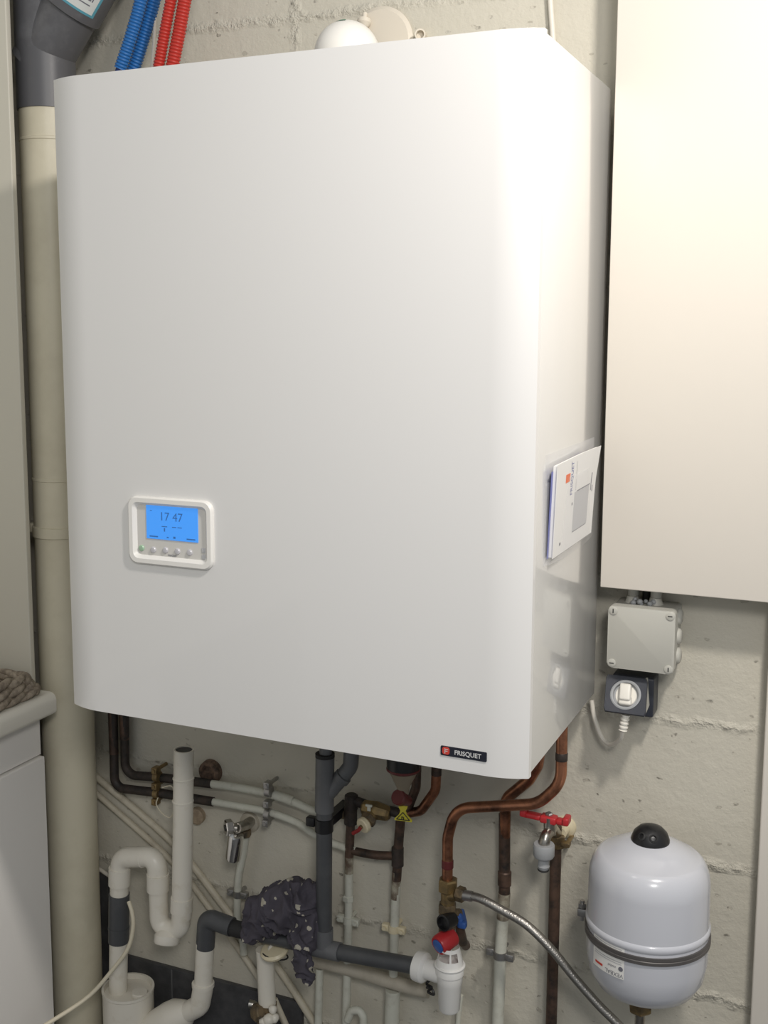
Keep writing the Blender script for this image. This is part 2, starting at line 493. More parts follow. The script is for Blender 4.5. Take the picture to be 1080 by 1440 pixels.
# bowed front door: plan profile with 28 degree rolled edges
def front_plan():
    c, ang = .055, math.radians(28); R_ = c / math.sin(ang); e = R_ * (1 - math.cos(ang)); pts = []
    for k in range(13):
        a = ang * (1 - k / 12); pts.append((-BW + c - R_ * math.sin(a), -BD - e + R_ * (1 - math.cos(a))))
    for k in range(13):
        a = ang * k / 12; pts.append((BW - c + R_ * math.sin(a), -BD - e + R_ * (1 - math.cos(a))))
    return pts, -BD - e
plan, FY = front_plan()
bm = bmesh.new()
outer = plan + [(BW + .0005, -BD + .009), (-BW - .0005, -BD + .009)]
lo = [bm.verts.new((x, y, Z0)) for x, y in outer]; hi = [bm.verts.new((x, y, Z0 + BH)) for x, y in outer]
for i in range(len(outer)):
    j = (i + 1) % len(outer); bm.faces.new((lo[i], lo[j], hi[j], hi[i]))
bm.faces.new(lo[::-1]); bm.faces.new(hi)
finish(bm, 'front_door', 'boiler', boiler, 25)

# control panel
cp = (-0.1623, -0.392, 1.277)
CX, CZ = cp[0], cp[2]
pw, ph = .138, .096
bm = bmesh.new()
def loop(w, h, r, y, dx=0, dz=0): return [bm.verts.new((CX + dx + a, y, CZ + dz + b)) for a, b in round_rect(w, h, r)]
rings_ = [loop(pw, ph, .014, FY), loop(pw, ph, .014, FY - .004), loop(pw - .004, ph - .004, .013, FY - .0065),
          loop(pw - .016, ph - .016, .009, FY - .0065), loop(pw - .026, ph - .026, .006, FY - .001)]
for A, B in zip(rings_, rings_[1:]):
    for k in range(len(A)): bm.faces.new((A[k], A[(k + 1) % len(A)], B[(k + 1) % len(A)], B[k]))
bezel = finish(bm, 'control_bezel', 'bezel', boiler, 30)
bm = bmesh.new(); vs = [bm.verts.new((CX + a, FY - .0012, CZ + b)) for a, b in round_rect(pw - .024, ph - .024, .006)]; bm.faces.new(vs)
ex = bmesh.ops.extrude_face_region(bm, geom=list(bm.faces)); bmesh.ops.translate(bm, verts=[g for g in ex['geom'] if isinstance(g, bmesh.types.BMVert)], vec=(0, .002, 0))
face = finish(bm, 'control_face', 'face', boiler)
SX, SZ = ((-0.2027, -0.392, 1.314)[0] + (-0.1176, -0.392, 1.313)[0]) / 2, ((-0.2027, -0.392, 1.314)[2] + (-0.2017, -0.392, 1.266)[2]) / 2
screen = box('screen', (SX, FY - .0018, SZ), (.084, .0014, .048), 'screen', boiler, label='blue backlit display')
text('clock_digits', '17 47', .017, (SX - .001, FY - .0027, SZ + .008), (1, 0, 0), (0, 0, 1), 'ink', screen, .0001)
for dx, dz, w, h in ((-.012, -.0055, .009, .0012), (.004, -.0055, .007, .0012), (.013, -.0055, .007, .0012), (-.012, -.010, .002, .005),
                     (-.030, -.0205, .014, .0018), (-.007, -.0205, .003, .0018), (.004, -.0200, .0035, .0030), (.031, -.0205, .014, .0018), (-.034, .016, .003, .001)):
    box('screen_symbol', (SX + dx, FY - .0026, SZ + dz), (w, .0003, h), 'ink', screen)
for q, mm in (((-0.2117, -0.392, 1.251), 'green'), ((-0.192, -0.392, 1.25), 'button'), ((-0.1718, -0.392, 1.251), 'button'), ((-0.1519, -0.392, 1.251), 'button'), ((-0.1321, -0.392, 1.251), 'button')):
    lathe('push_button', [(.0044, 0), (.0044, .0016), (.0035, .0028), (0, .0034)], (q[0], FY - .001, q[2]), (0, -1, 0), mm, boiler, 20, label='pale green button' if mm == 'green' else None)
q = (-0.1608, -0.392, 1.244)
text('control_lettering', 'FRISQUET', .0034, (q[0], FY - .0014, q[2]), (1, 0, 0), (0, 0, 1), 'dark_print', face, .0001)
q = (-0.1097, -0.392, 1.251)
bm = bmesh.new()
for dz in (.0045, -.0045):
    bm_box(bm, (q[0], FY - .0016, q[2] + dz), (.006, .0014, .007), .0006)
finish(bm, 'service_socket', 'grey_print', boiler)
# maker's badge
q = (0.2698, -0.392, 1.025); bx_, bz_ = q[0], q[2]
badge = prism('name_badge', [(bx_ + a, FY, bz_ + b) for a, b in round_rect(.0615, .0125, .0016)], (0, -.0012, 0), 'badge', boiler, label='dark badge with red emblem')
prism('emblem', [(bx_ - .0235 + a, FY - .0012, bz_ + .0004 + b) for a, b in round_rect(.0098, .0096, .003)], (0, -.0005, 0), 'red_emblem', badge)
bm = bmesh.new()
for dx, dz, w, h in ((-.0012, -.0002, .0009, .0066), (.0010, .0018, .0044, .0008), (.0006, -.0004, .0034, .0008)):
    bm_box(bm, (bx_ - .0235 + dx, FY - .0018, bz_ + .0004 + dz), (w, .0004, h))
finish(bm, 'emblem_letter', 'badge_text', badge, 0)
text('badge_lettering', 'FRISQUET',   .0083, (bx_ + .0058, FY - .0015, bz_ - .0003), (1, 0, 0), (0, 0, 1), 'badge_text', badge, .0002, squeeze=.98, bold=.00012)

# booklet in a clear wallet on the boiler's side
SXX = BW - .0015
tl, tr, br, bl = (0.354, -0.306, 1.387), (0.354, -0.0652, 1.385), (0.354, -0.1093, 1.274), (0.354, -0.3157, 1.265)
wl = thing('document_wallet', 'clear plastic document wallet stuck on the right side of the boiler', 'wallet', (SXX, (tl[1] + tr[1]) / 2, bl[2]))
def on_side(y, z, d): return (SXX + d, y, z)
ya, yb, zb_, zt_ = bl[1], tr[1] - .012, bl[2] - .004, tl[2] - .02
prism('back_film', [on_side(ya - .012, zb_, .0002), on_side(yb + .012, zb_, .0002), on_side(yb + .012, zt_ + .035, .0002), on_side(ya - .012, zt_ + .035, .0002)], (.0003, 0, 0), 'film', wl)
bm = bmesh.new()
ny = 16; fr_, bk_ = [], []
for k in range(ny + 1):
    s = k / ny; y = ya - .012 + s * (yb - ya + .024); d = .0006 + .011 * math.sin(PI * s) ** .5
    fr_.append([bm.verts.new((SXX + d, y, zb_)), bm.verts.new((SXX + d + .003 * math.sin(PI * s), y, zt_))])
for A, B in zip(fr_, fr_[1:]): bm.faces.new((A[0], B[0], B[1], A[1]))
finish(bm, 'front_film', 'film', wl)
bk = thing('booklet', 'white boiler manual with orange emblem standing in the clear wallet', 'booklet', (SXX, (tl[1] + tr[1]) / 2, bl[2]))
BT = .0065
def bpt(s, tt, d=0):     # s along the cover (0 front edge .. 1 back edge), tt from foot to head
    y = bl[1] + s * (br[1] - bl[1] + .004 + .014 * tt); z = bl[2] + .004 + tt * (.120 + .004 * s)
    bulge = .0015 + .0040 * tt + .006 * max(0, tt - .6) * max(0, s - .6) * 4
    return (SXX + .0012 + bulge + BT * .5 + d, y, z)
def sheet(name, m, d0, d1, parent, s0=0, s1=1, t0=0, t1=1, n=8):
    bm = bmesh.new(); g = []
    for d in (d0, d1):
        g.append([[bm.verts.new(bpt(s0 + (s1 - s0) * i / n, t0 + (t1 - t0) * j / n, d)) for j in range(n + 1)] for i in range(n + 1)])
    for L_ in g:
        for i in range(n):
            for j in range(n): bm.faces.new((L_[i][j], L_[i + 1][j], L_[i + 1][j + 1], L_[i][j + 1]))
    def rim(k): return [L_ for L_ in k]
    for i in range(n):
        for j in (0, n):
            bm.faces.new((g[0][i][j], g[0][i + 1][j], g[1][i + 1][j], g[1][i][j])); bm.faces.new((g[0][j][i], g[0][j][i + 1], g[1][j][i + 1], g[1][j][i]))
    return finish(bm, name, m, parent, 40)
sheet('pages', 'paper', -BT * .45, BT * .35, bk, .01, .985, .01, .985)
cov = sheet('cover', 'paper', BT * .36, BT * .46, bk)
sheet('back_cover', 'blue_edge', -BT * .5, -BT * .46, bk, -.025, 1, 0, .93)
dd = BT * .47
sheet('printed_picture', 'grey_print', dd, dd + .0001, cov, .44, .82, .16, .60)
bm_strip = [('printed_rule', 'dark_print', .50, .84, .595, .607), ('printed_shadow', 'dark_print', .44, .80, .155, .163)]
for nm, mm, a, b, c, d in bm_strip: sheet(nm, mm, dd + .0001, dd + .0002, cov, a, b, c, d, 4)
for a, b, c, d in ((.385, .405, .47, .50), (.14, .165, .10, .13), (.86, .875, .52, .72), (.90, .915, .50, .57)):
    sheet('printed_mark', 'dark_print', dd + .0001, dd + .0002, cov, a, b, c, d, 3)
def book_warp(s0, t0, d):
    return lambda x, y, z: Vector(bpt(s0 - y / .2, t0 + x / .125, dd + d + z))
text('cover_lettering', 'FRISQUET', .017, None, (0, 0, 1), (0, -1, 0), 'blue_print', cov, .0001, warp=lambda x, y, z: Vector(bpt(.355 - y / .23, .775 + x / .125, dd + .0002)), squeeze=.62)
text('cover_subtitle', 'Notice utilisateur', .008, None, (0, 0, 1), (0, -1, 0), 'grey_print', cov, .0001, warp=lambda x, y, z: Vector(bpt(.46 - y / .23, .78 + x / .125, dd + .0002)), squeeze=.72)
sheet('cover_emblem', 'orange', dd + .0001, dd + .0002, cov, .205, .305, .755, .845, 5)

# ---------------------------------------------------------------- flue and its collar on the wall
CT = Z0 + BH
fl = thing('flue_elbow', 'white flue elbow rising behind the top of the boiler', 'flue', ((-0.0291, 0.0300, 2.008)[0] - .03, -.145, Z0 + BH))
RC = (-0.0303, 0.0300, 2.006); FX = RC[0] + .018; FYc = -.137; FR = .048; FZ = (-0.0120, -0.137, 2.001)[2] - FR
dome = [(FR, 0), (FR, FZ - CT)] + [(FR * math.cos(a), FZ - CT + FR * math.sin(a)) for a in [k / 12 * PI / 2 for k in range(1, 12)]] + [(0, FZ + FR - CT)]
lathe('elbow', dome, (FX, FYc, CT), (0, 0, 1), 'flue', fl, 48)
tube('flue_arm', [(FX, FYc, FZ - .008), (FX, WY + .02, FZ - .008)], .038, 'flue', fl, seg=40)
bm = bmesh.new(); n = 10
a0, a1 = math.radians(140), math.radians(104)
A_ = [(math.radians(97) + (math.radians(72) - math.radians(97)) * k / n) for k in range(n + 1)]
r1 = FR + .0006
def on_dome(az, el): return (FX + r1 * math.cos(el) * math.cos(az), FYc + r1 * math.cos(el) * math.sin(az), FZ + r1 * math.sin(el))
s1 = [bm.verts.new(on_dome(-PI / 2 + .9 * (k / n - .62), 1.10)) for k in range(n + 1)]
s2 = [bm.verts.new(on_dome(-PI / 2 + .9 * (k / n - .62), 1.26)) for k in range(n + 1)]
for k in range(n): bm.faces.new((s1[k], s1[k + 1], s2[k + 1], s2[k]))
finish(bm, 'green_sticker', 'green_mark', fl)
fg = thing('wall_collar', 'round cream collar where the flue enters the wall', 'collar', (RC[0], WY, RC[2]))
CR = 0.0542
lathe('collar_plate', [(.020, 0), (CR, 0), (CR + .002, .004), (CR - .004, .009), (.020, .011)], (RC[0], WY, RC[2]), (0, -1, 0), 'flange', fg, 48)
q = (-0.0509, 0.0150, 2.037)
lathe('collar_lug', [(.004, -.004), (.004, .006), (.011, .007), (.011, .013), (.006, .019), (0, .020)], (q[0], .012, q[2] + .010), (0, -.25, -1), 'flange', fg, 20)
q = (0.0391, 0.0200, 2.011)
o = lathe('pipe_stub', [(.0085, 0), (.0085, .022), (.0062, .022), (.0062, .012), (0, .012)], (q[0], WY, q[2]), (.25, -1, -.1), 'flange', None, 20)
tag(o, 'short cream pipe stub in the wall just right of the flue collar', 'pipe')

# ---------------------------------------------------------------- soil pipe and grey branch, left
SP = (-0.6315, -0.0500, 0.7069); SPX = SP[0]; SR = .0485
SZT = (-0.6164, -0.0980, 1.937)[2]
sp = thing('soil_pipe', 'thick cream painted vertical soil pipe in the left corner', 'pipe', (SPX, -.05, 0))
tube('pipe', [(SPX, -.05, 0), (SPX, -.05, SZT)], SR, 'soil', sp, seg=48)
for zz in ((-0.6173, -0.1, 1.879)[2], (-0.613, -0.1, 1.284)[2]):
    lathe('coupling', [(SR, 0), (SR + .0012, .001), (SR + .0012, .005), (SR, .006)], (SPX, -.05, zz), (0, 0, 1), 'soil', sp, 48)
zc = (-0.6171, -0.1, 1.191)[2]
cl = lathe('pipe_collar', [(SR, -.010), (SR + .003, -.009), (SR + .003, .009), (SR, .010)], (SPX, -.05, zc), (0, 0, 1), 'soil', sp, 48)
box('collar_lug', (SPX - SR - .010, -.05, zc + .001), (.022, .03, .018), 'soil', sp, bev=.003)
box('wall_bracket', (SPX, .012, zc), (.03, .036, .018), 'soil', sp, bev=.002)
gb = thing('pipe_branch', 'charcoal plastic Y-branch on top of the cream soil pipe', 'pipe fitting', (SPX, -.05, SZT))
GR = .0510
tube('main_run', [(SPX, -.05, SZT - .004), (SPX, -.05, 2.34)], GR, 'grey_dark', gb, seg=48)
a_, b_ = Vector((-0.6397, -0.0500, 2.019)), Vector((-0.5627, -0.0500, 2.112)); d_ = (b_ - a_).normalized()
tube('branch_arm', [a_ - d_ * .012, a_ + d_ * .11], GR * .97, 'grey_dark', gb, seg=48)
js = a_ + d_ * .101
sk = lathe('branch_socket', [(GR * .99, 0), (GR + .004, .0015), (GR + .004, .20), (GR - .004, .20)], js, d_, 'grey_dark', gb, 48)
u_, v_, w_ = frame(d_)
def on_socket(ang, h, lift): return js + d_ * h + (u_ * math.cos(ang) + v_ * math.sin(ang)) * (GR + .004 + lift)
front = min((k * PI / 90 for k in range(180)), key=lambda a: (u_ * math.cos(a) + v_ * math.sin(a)).dot(Vector((.25, 1, 0))))
right = (u_ * math.cos(front + .5) + v_ * math.sin(front + .5)).x > (u_ * math.cos(front) + v_ * math.sin(front)).x
sg = 1 if right else -1
def label_patch(name, m, a0, a1, h0, h1, lift, parent):
    bm = bmesh.new(); n = 10
    A = [bm.verts.new(on_socket(front + sg * (a0 + (a1 - a0) * k / n), h0, lift)) for k in range(n + 1)]
    B = [bm.verts.new(on_socket(front + sg * (a0 + (a1 - a0) * k / n), h1, lift)) for k in range(n + 1)]
    for k in range(n): bm.faces.new((A[k], A[k + 1], B[k + 1], B[k]))
    return finish(bm, name, m, parent)
M['sticker_blue'] = mat('blue_sticker_edge', (.10, .33, .42), .4)
M['sticker_white'] = mat('sticker_white', (.66, .68, .66), .4)
stk = label_patch('sticker', 'sticker_blue', .5, 1.6, .016, .085, .0005, gb)
label_patch('sticker_face', 'sticker_white', .55, 1.5, .020, .080, .0008, stk)
for a0, a1, h0, h1 in ((.62, .82, .040, .056), (.98, 1.06, .040, .056), (1.09, 1.13, .040, .056), (1.16, 1.25, .040, .056), (1.28, 1.32, .040, .056), (.8, 1.3, .032, .034)):
    label_patch('sticker_print', 'dark_print', a0, a1, h0, h1, .001, stk)

# ---------------------------------------------------------------- conduits and cables at the top
CT = Z0 + BH
def conduit(label, pts, r, m, group=None):
    o = tube('corrugated_conduit', pts, r, m, None, smooth_path=True, corr=(.0052, .0016), seg=20, hollow=.003)
    return tag(o, label, 'conduit')
lb = thing('corrugated_conduit', 'leftmost of the two blue corrugated conduits above the boiler', 'conduit', (-0.4978, -0.0800, 1.905))
tube('sheath', [(-0.4533, -0.0800, 1.983), (-0.4305, -0.0800, 2.032), (-0.4093, -0.0800, 2.087), (-0.3863, -0.0800, 2.167)], 0.0105, 'blue_tube', lb, smooth_path=True, corr=(.0052, .0016), seg=20, hollow=.003)
tube('inner_tube', [(-0.4905, -0.0800, 1.905), (-0.4703, -0.0800, 1.947), (-0.4533, -0.0800, 1.983), (-0.4426, -0.0800, 2.006)], .007, 'blue_dark', lb, smooth_path=True)
conduit('right-hand blue corrugated conduit above the boiler, next to the white wire', [(-0.5025, -0.0540, 1.91), (-0.472, -0.0540, 1.948), (-0.4448, -0.0540, 1.988), (-0.4219, -0.0540, 2.039), (-0.4007, -0.0540, 2.093), (-0.3764, -0.0540, 2.173)], 0.0109, 'blue_tube')
conduit('left-hand red corrugated conduit above the boiler, next to the white wire', [(-0.3986, -0.0850, 1.9), (-0.3848, -0.0850, 1.945), (-0.3743, -0.0850, 1.978), (-0.3621, -0.0850, 2.026), (-0.3478, -0.0850, 2.079), (-0.3251, -0.0850, 2.158)], 0.0095, 'red_tube')
conduit('rightmost of the two red corrugated conduits above the boiler', [(-0.3715, -0.0800, 1.899), (-0.36, -0.0800, 1.944), (-0.3509, -0.0800, 1.979), (-0.3382, -0.0800, 2.025), (-0.3249, -0.0800, 2.078), (-0.3032, -0.0800, 2.156)], 0.0110, 'red_tube')
o = tube('wire', [(-0.42, -0.0450, 1.926), (-0.4104, -0.0500, 1.993), (-0.4068, -0.0500, 2.021), (-0.4038, -0.0500, 2.055), (-0.4007, -0.0500, 2.094), (-0.393, -0.0500, 2.171)], .0026, 'cable', None, smooth_path=True, seg=10)
tag(o, 'thin white wire hanging between the blue and red conduits', 'wire')
o = tube('cable', [(0.2411, 0.0220, 2.122), (0.2462, 0.0220, 2.041), (0.2506, 0.0220, 1.995), (0.2565, 0.0220, 1.929), (0.2609, 0.0220, 1.836)], .0042, 'cable', None, smooth_path=True, seg=12)
tag(o, 'white cable running down the wall behind the boiler, near the cream board', 'cable')

# ---------------------------------------------------------------- junction box, socket and plug
jb = thing('junction_box', 'square grey electrical junction box on the wall below the cream board', 'junction box', (0.4113, 0.0300, 1.089))
jc = (0.4221, -0.0350, 1.102)
lw, lh = (0.4707, -0.0350, 1.101)[0] - (0.3725, -0.0350, 1.101)[0], (0.3721, -0.0350, 1.148)[2] - (0.3739, -0.0350, 1.053)[2]
prism('box_body', [(jc[0] + a, -.022, jc[2] + b) for a, b in round_rect(lw * .96, lh * .96, .006)], (0, .052, 0), 'box', jb)
prism('lid', [(jc[0] + a, -.041, jc[2] + b) for a, b in round_rect(lw, lh, .007)], (0, .0195, 0), 'box', jb, bev=.0015)
for sx in (-1, 1):
    for sz in (-1, 1):
        c = (jc[0] + sx * (lw / 2 - .0075), -.0355, jc[2] + sz * (lh / 2 - .0075))
        s_ = lathe('lid_screw', [(.0062, 0), (.0062, .0012), (.0055, .0016), (0, .0016)], (c[0], -.041, c[2]), (0, -1, 0), 'box', jb, 20)
        box('screw_slot', (c[0], -.0427, c[2]), (.0065, .0006, .0014) if sx * sz > 0 else (.0014, .0006, .0065), 'black', s_)
for k, dz in enumerate((.030, 0, -.030)):
    lathe('knockout_gland', [(.013, 0), (.012, .003), (.010, .0045), (.008, .0055), (0, .0055)], (jc[0] + lw * .48, .004, jc[2] + dz), (1, 0, 0), 'box', jb, 20)
for dx in (-.022, .012):
    lathe('top_gland', [(.012, 0), (.010, .004), (.0085, .010), (0, .010)], (jc[0] + dx, .004, jc[2] + lh * .48), (0, 0, 1), 'box', jb, 20)
bm = bmesh.new()
for k in range(9):
    r = bmesh.ops.create_icosphere(bm, subdivisions=2, radius=random.uniform(.003, .006))
    bmesh.ops.translate(bm, verts=r['verts'], vec=(jc[0] - .008 + random.uniform(-.012, .02), -.004 + random.uniform(-.01, .008), jc[2] + lh * .48 + random.uniform(.001, .009)))
finish(bm, 'sealant', 'connector', jb)
for dx, lab in ((-.022, 'left of the two grey conduits dropping into the junction box'), (.012, 'right of the two grey conduits dropping into the junction box')):
    o = tube('conduit_pipe', [(jc[0] + dx, .006, jc[2] + lh * .48 + .010), (jc[0] + dx, .006, 1.6)], .0082, 'box', None)
    tag(o, lab, 'conduit')
o = tube('conduit_pipe', [(jc[0] - .004, .016, jc[2] + lh * .49), (jc[0] - .004, .016, 1.6)], .006, 'black_rubber', None)
tag(o, 'black cable entering the top of the junction box between two grey conduits', 'cable')

so = thing('wall_socket', 'dark navy outdoor socket with raised flap under the junction box', 'socket', (0.3981, 0.0300, 0.9906))
s0, s1 = (0.3755, -0.0050, 1.035), (0.4367, -0.0050, 0.9751)
box2('socket_base', (s0[0], -.010, s1[2] - .001), (s1[0] + .002, WY, s0[2]), 'navy', so, bev=.003)
ft, fb = (0.4001, -0.0200, 1.037), (0.404, -0.0520, 0.9886)
fw = 0.0628
ax_z = (Vector(ft) - Vector(fb)); FLH = ax_z.length; ax_z.normalize(); ax_x = Vector((1, 0, 0)); ax_y = ax_z.cross(ax_x).normalized()
fc = (Vector(ft) + Vector(fb)) / 2
def fp(a, b, d): return fc + ax_x * a + ax_z * b - ax_y * d
HR = 0.0229
# flap with a round opening
bm = bmesh.new(); N = 48
def sq(k, w, h):
    t = 2 * PI * k / N; c, s = math.cos(t), math.sin(t); f = min(w / 2 / max(abs(c), 1e-6), h / 2 / max(abs(s), 1e-6)); return c * f, s * f
dn = 1 if ax_y.y > 0 else -1
L0 = [bm.verts.new(fp(*sq(k, fw, FLH), 0)) for k in range(N)]; L1 = [bm.verts.new(fp(*sq(k, fw - .002, FLH - .002), .003 * dn)) for k in range(N)]
I1 = [bm.verts.new(fp(HR * math.cos(2 * PI * k / N), HR * math.sin(2 * PI * k / N), .003 * dn)) for k in range(N)]
I0 = [bm.verts.new(fp(HR * math.cos(2 * PI * k / N), HR * math.sin(2 * PI * k / N), 0)) for k in range(N)]
for A, B in ((L0, L1), (L1, I1), (I1, I0), (I0, L0)):
    for k in range(N): bm.faces.new((A[k], A[(k + 1) % N], B[(k + 1) % N], B[k]))
finish(bm, 'flap', 'navy', so, 30)
nrm = -ax_y * dn
bm = bmesh.new()
prism('flap_edge', [s_ for s_ in (Vector(ft) + ax_x * (fw / 2 - .004), Vector(fb) + ax_x * (fw / 2 - .004), Vector((fb[0] + fw / 2 - .004, -.012, fb[2] + .006)), Vector((ft[0] + fw / 2 - .004, -.012, ft[2])))], (.002, 0, 0), 'box', so)
bm.free()
lathe('window_rim', [(HR, -.002), (HR, .0035), (HR - .002, .0045), (HR - .004, .0035), (HR - .005, -.004)], fc, nrm, 'connector', so, 48)
pg = thing('mains_plug', 'round white mains plug in the dark navy socket', 'plug', fc)
lathe('plug_body', [(HR - .0055, -.018), (HR - .0055, -.004), (HR - .0075, -.001), (0, -.0005)], fc, nrm, 'plug', pg, 40)
bm = bmesh.new()
bm_box(bm, fc + nrm * .004 + ax_z * .003, (.017, .014, .026), .003, Matrix((ax_x, ax_y, ax_z)).transposed())
bm_box(bm, fc + nrm * .001 - ax_z * .008, (.019, .012, .016), .003, Matrix((ax_x, ax_y, ax_z)).transposed())
finish(bm, 'plug_grip', 'plug', pg)
k0, k1 = Vector((0.4037, -0.0400, 0.9848)), Vector((0.4003, -0.0400, 0.9599))
bm = bmesh.new(); kp = [k0.lerp(k1, i / 24) for i in range(25)]
sweep(bm, kp, lambda i: .0052 if (i // 3) % 2 else .0068, 14)
finish(bm, 'cord_boot', 'plug', pg, 30)
tube('cord', [(0.4002, -0.0400, 0.961), (0.3945, -0.0300, 0.9412), (0.3756, -0.0100, 0.9235), (0.36, 0.0000, 0.9292), (0.348, 0.0000, 0.9584), (0.3416, 0.0050, 0.9847)], .0036, 'cable', pg, smooth_path=True, seg=10)

# ---------------------------------------------------------------- expansion tank
TC = (0.4559, -0.0900, 0.6866); TX, TY = TC[0], -.095
TR_ = 0.0874
zt = (0.4497, -0.0600, 0.8277)[2]; zb = (0.4608, -0.13, 0.5798)[2]
zt = .8345; zb = .580
tk = thing('expansion_tank', 'white round-topped expansion vessel strapped to the wall, lower right', 'tank', (TX, TY, zb))
prof = [(0, zb), (.03, zb + .001), (TR_ * .6, zb + .008), (TR_ * .82, zb + .02), (TR_ * .95, zb + .04), (TR_, zb + .066), (TR_ * 1.005, zb + .115)]
zr = (0.4722, -0.18, 0.6961)[2]
prof += [(TR_ * 1.005, zr - .006), (TR_ * 1.02, zr - .004), (TR_ * 1.03, zr), (TR_ * 1.02, zr + .004), (TR_ * 1.0, zr + .006), (TR_ * .995, zt - .075)]
for k in range(9):
    a = k / 8 * PI / 2; prof.append((TR_ * (.995 - .24 * (1 - math.cos(a))) if k < 9 else 0, zt - .075 + .040 * math.sin(a)))
prof += [(TR_ * .6, zt - .025), (TR_ * .35, zt - .016), (0, zt - .012)]
lathe('vessel', prof, (TX, TY, 0), (0, 0, 1), 'tank', tk, 64, 30)
capz = zt - .016
lathe('valve_cap', [(.0275, 0), (.0275, .004), (.024, .013), (.017, .020), (.008, .0235), (0, .024)], (TX, TY, capz), (0, 0, 1), 'black', tk, 32)
for a in (-112, -70):
    ca, sa = math.cos(math.radians(a)), math.sin(math.radians(a))
    lathe('cap_grip', [(.0062, -.004), (.0062, .003), (.0040, .0042), (.0032, .001), (0, .001)], (TX + ca * .0215, TY + sa * .0215, capz + .0125), (ca, sa, .75), 'black_rubber', tk, 16)
zband = (0.4727, -0.18, 0.6802)[2]
lathe('strap_band', [(TR_ * 1.005, -.0055), (TR_ + .0030, -.0055), (TR_ + .0030, -.001), (TR_ + .0022, 0), (TR_ + .0030, .001), (TR_ + .0030, .0055), (TR_ * 1.005, .0055)], (TX, TY, zband), (0, 0, 1), 'dull_steel', tk, 64)
bq = (0.3541, -0.0600, 0.6498)
bm = bmesh.new()
bm_box(bm, (TX - TR_ - .008, TY + .01, zband + .002), (.020, .012, .012), .001)
sweep(bm, [Vector((TX - TR_ - .012, TY + .01, zband - .012)), Vector((TX - TR_ - .012, TY + .01, zband + .020))], .0035, 10)
sweep(bm, [Vector((TX - TR_ - .012, TY + .01, zband + .009)), Vector((TX - TR_ - .012, TY + .01, zband + .016))], .0065, 6)
finish(bm, 'strap_bolt', 'steel', tk)
box2('wall_bracket', (TX - .02, TY + TR_, zband - .012), (TX + .02, WY, zband + .012), 'steel', tk)
def tank_pt(x, y, z, rr): a = math.radians(-104) + x / rr; return Vector((TX + rr * math.cos(a), TY + rr * math.sin(a), y))
def tank_patch(name, m, x0, x1, z0, z1, lift, parent):
    bm = bmesh.new(); n = 12; rr = TR_ * 1.005 + lift
    A = [bm.verts.new(tank_pt(x0 + (x1 - x0) * k / n, z0, 0, rr)) for k in range(n + 1)]; B = [bm.verts.new(tank_pt(x0 + (x1 - x0) * k / n, z1, 0, rr)) for k in range(n + 1)]
    for k in range(n): bm.faces.new((A[k], A[k + 1], B[k + 1], B[k]))
    return finish(bm, name, m, parent)
lx0, lx1 = -.052, .006
lb_ = tank_patch('maker_label', 'clean_white', lx0, lx1, zband - .036, zband + .012, .0003, tk)
lb_['label'] = 'upside-down white label'
def tank_text(name, s, size, x, z, m, sq=1):
    text(name, s, size, None, (1, 0, 0), (0, 0, 1), m, lb_, .0001, warp=lambda a, b, c: tank_pt(x - a, z - b, 0, TR_ * 1.005 + .0006 + .0001), squeeze=sq)
tank_text('label_lettering', 'VEXBAL', .0085, -.010, zband - .031, 'dark_print')
tank_text('label_subtitle', 'vexbal', .0055, -.013, zband - .021, 'dark_print')
lathe('label_emblem', [(.0022, 0), (.0035, .0001), (.0035, .0004), (.0022, .0005)], tank_pt(.001, zband - .021, 0, TR_ * 1.005 + .0004), (math.cos(math.radians(-104)), math.sin(math.radians(-104)), 0), 'dark_print', lb_, 16)
tank_patch('label_red_print', 'red_emblem', -.046, -.030, zband - .030, zband - .0265, .0006, lb_)
for z in (-.0115, -.0145, .008):
    tank_patch('label_small_print', 'grey_print', -.048, .002, zband + z - .0006, zband + z + .0006, .0006, lb_)
hexnut('brass_nut', (TX - .004, TY - .012, zb - .010), (0, 0, 1), .0175, .026, 'brass', tk)
tube('connector_pipe', [(TX - .004, TY - .01, zb - .012), (TX - .004, TY - .01, zb - .06)], .0075, 'nickel', tk)

# ---------------------------------------------------------------- garden-type tap with red handle
tp = thing('tap', 'red-handled drain tap on a vertical copper pipe beside the white tank', 'tap', (0.2963, 0.0000, 0.4324))
tz = (0.2917, 0.0000, 0.77)
tube('copper_pipe', [((0.2922, 0.0000, 0.7498)[0] - .001, 0, 0.0), (0.2922, 0.0000, 0.7498), tz], .0092, 'dark_copper', tp)
pc = Vector((0.2934, 0.0000, 0.7476))
hexnut('wall_elbow', pc, (0, 0, 1), .014, .022, 'brass', tp)
lathe('wall_rosette', [(.018, 0), (.017, .005), (.010, .009), (.009, .03), (0, .03)], (pc.x + .006, WY, pc.z + .012), (0, -1, 0), 'cream_plastic', tp, 28)
bm = bmesh.new()
for s in (-1, 1):
    bm_box(bm, (pc.x + s * .0155, -.003, pc.z - .002), (.014, .012, .007), .001)
    sweep(bm, [Vector((pc.x + s * .017, -.012, pc.z - .002)), Vector((pc.x + s * .017, WY, pc.z - .002))], .0038, 6)
finish(bm, 'wall_clip', 'brass', tp)
vb = Vector((0.2931, -0.0450, 0.7807))
tube('tap_body', [(pc.x, 0, pc.z + .010), (pc.x - .001, -.03, vb.z), tuple(vb), (0.291, -0.0660, 0.781), (0.2903, -0.0660, 0.7589)], .0088, 'nickel', tp, fillet=.011, seg=20)
tube('valve_stem', [tuple(vb - Vector((0, 0, .004))), (0.2926, -0.0450, 0.8051)], .0095, 'nickel', tp)
hx = Vector((0.2915, -0.0450, 0.8014))
bm = bmesh.new()
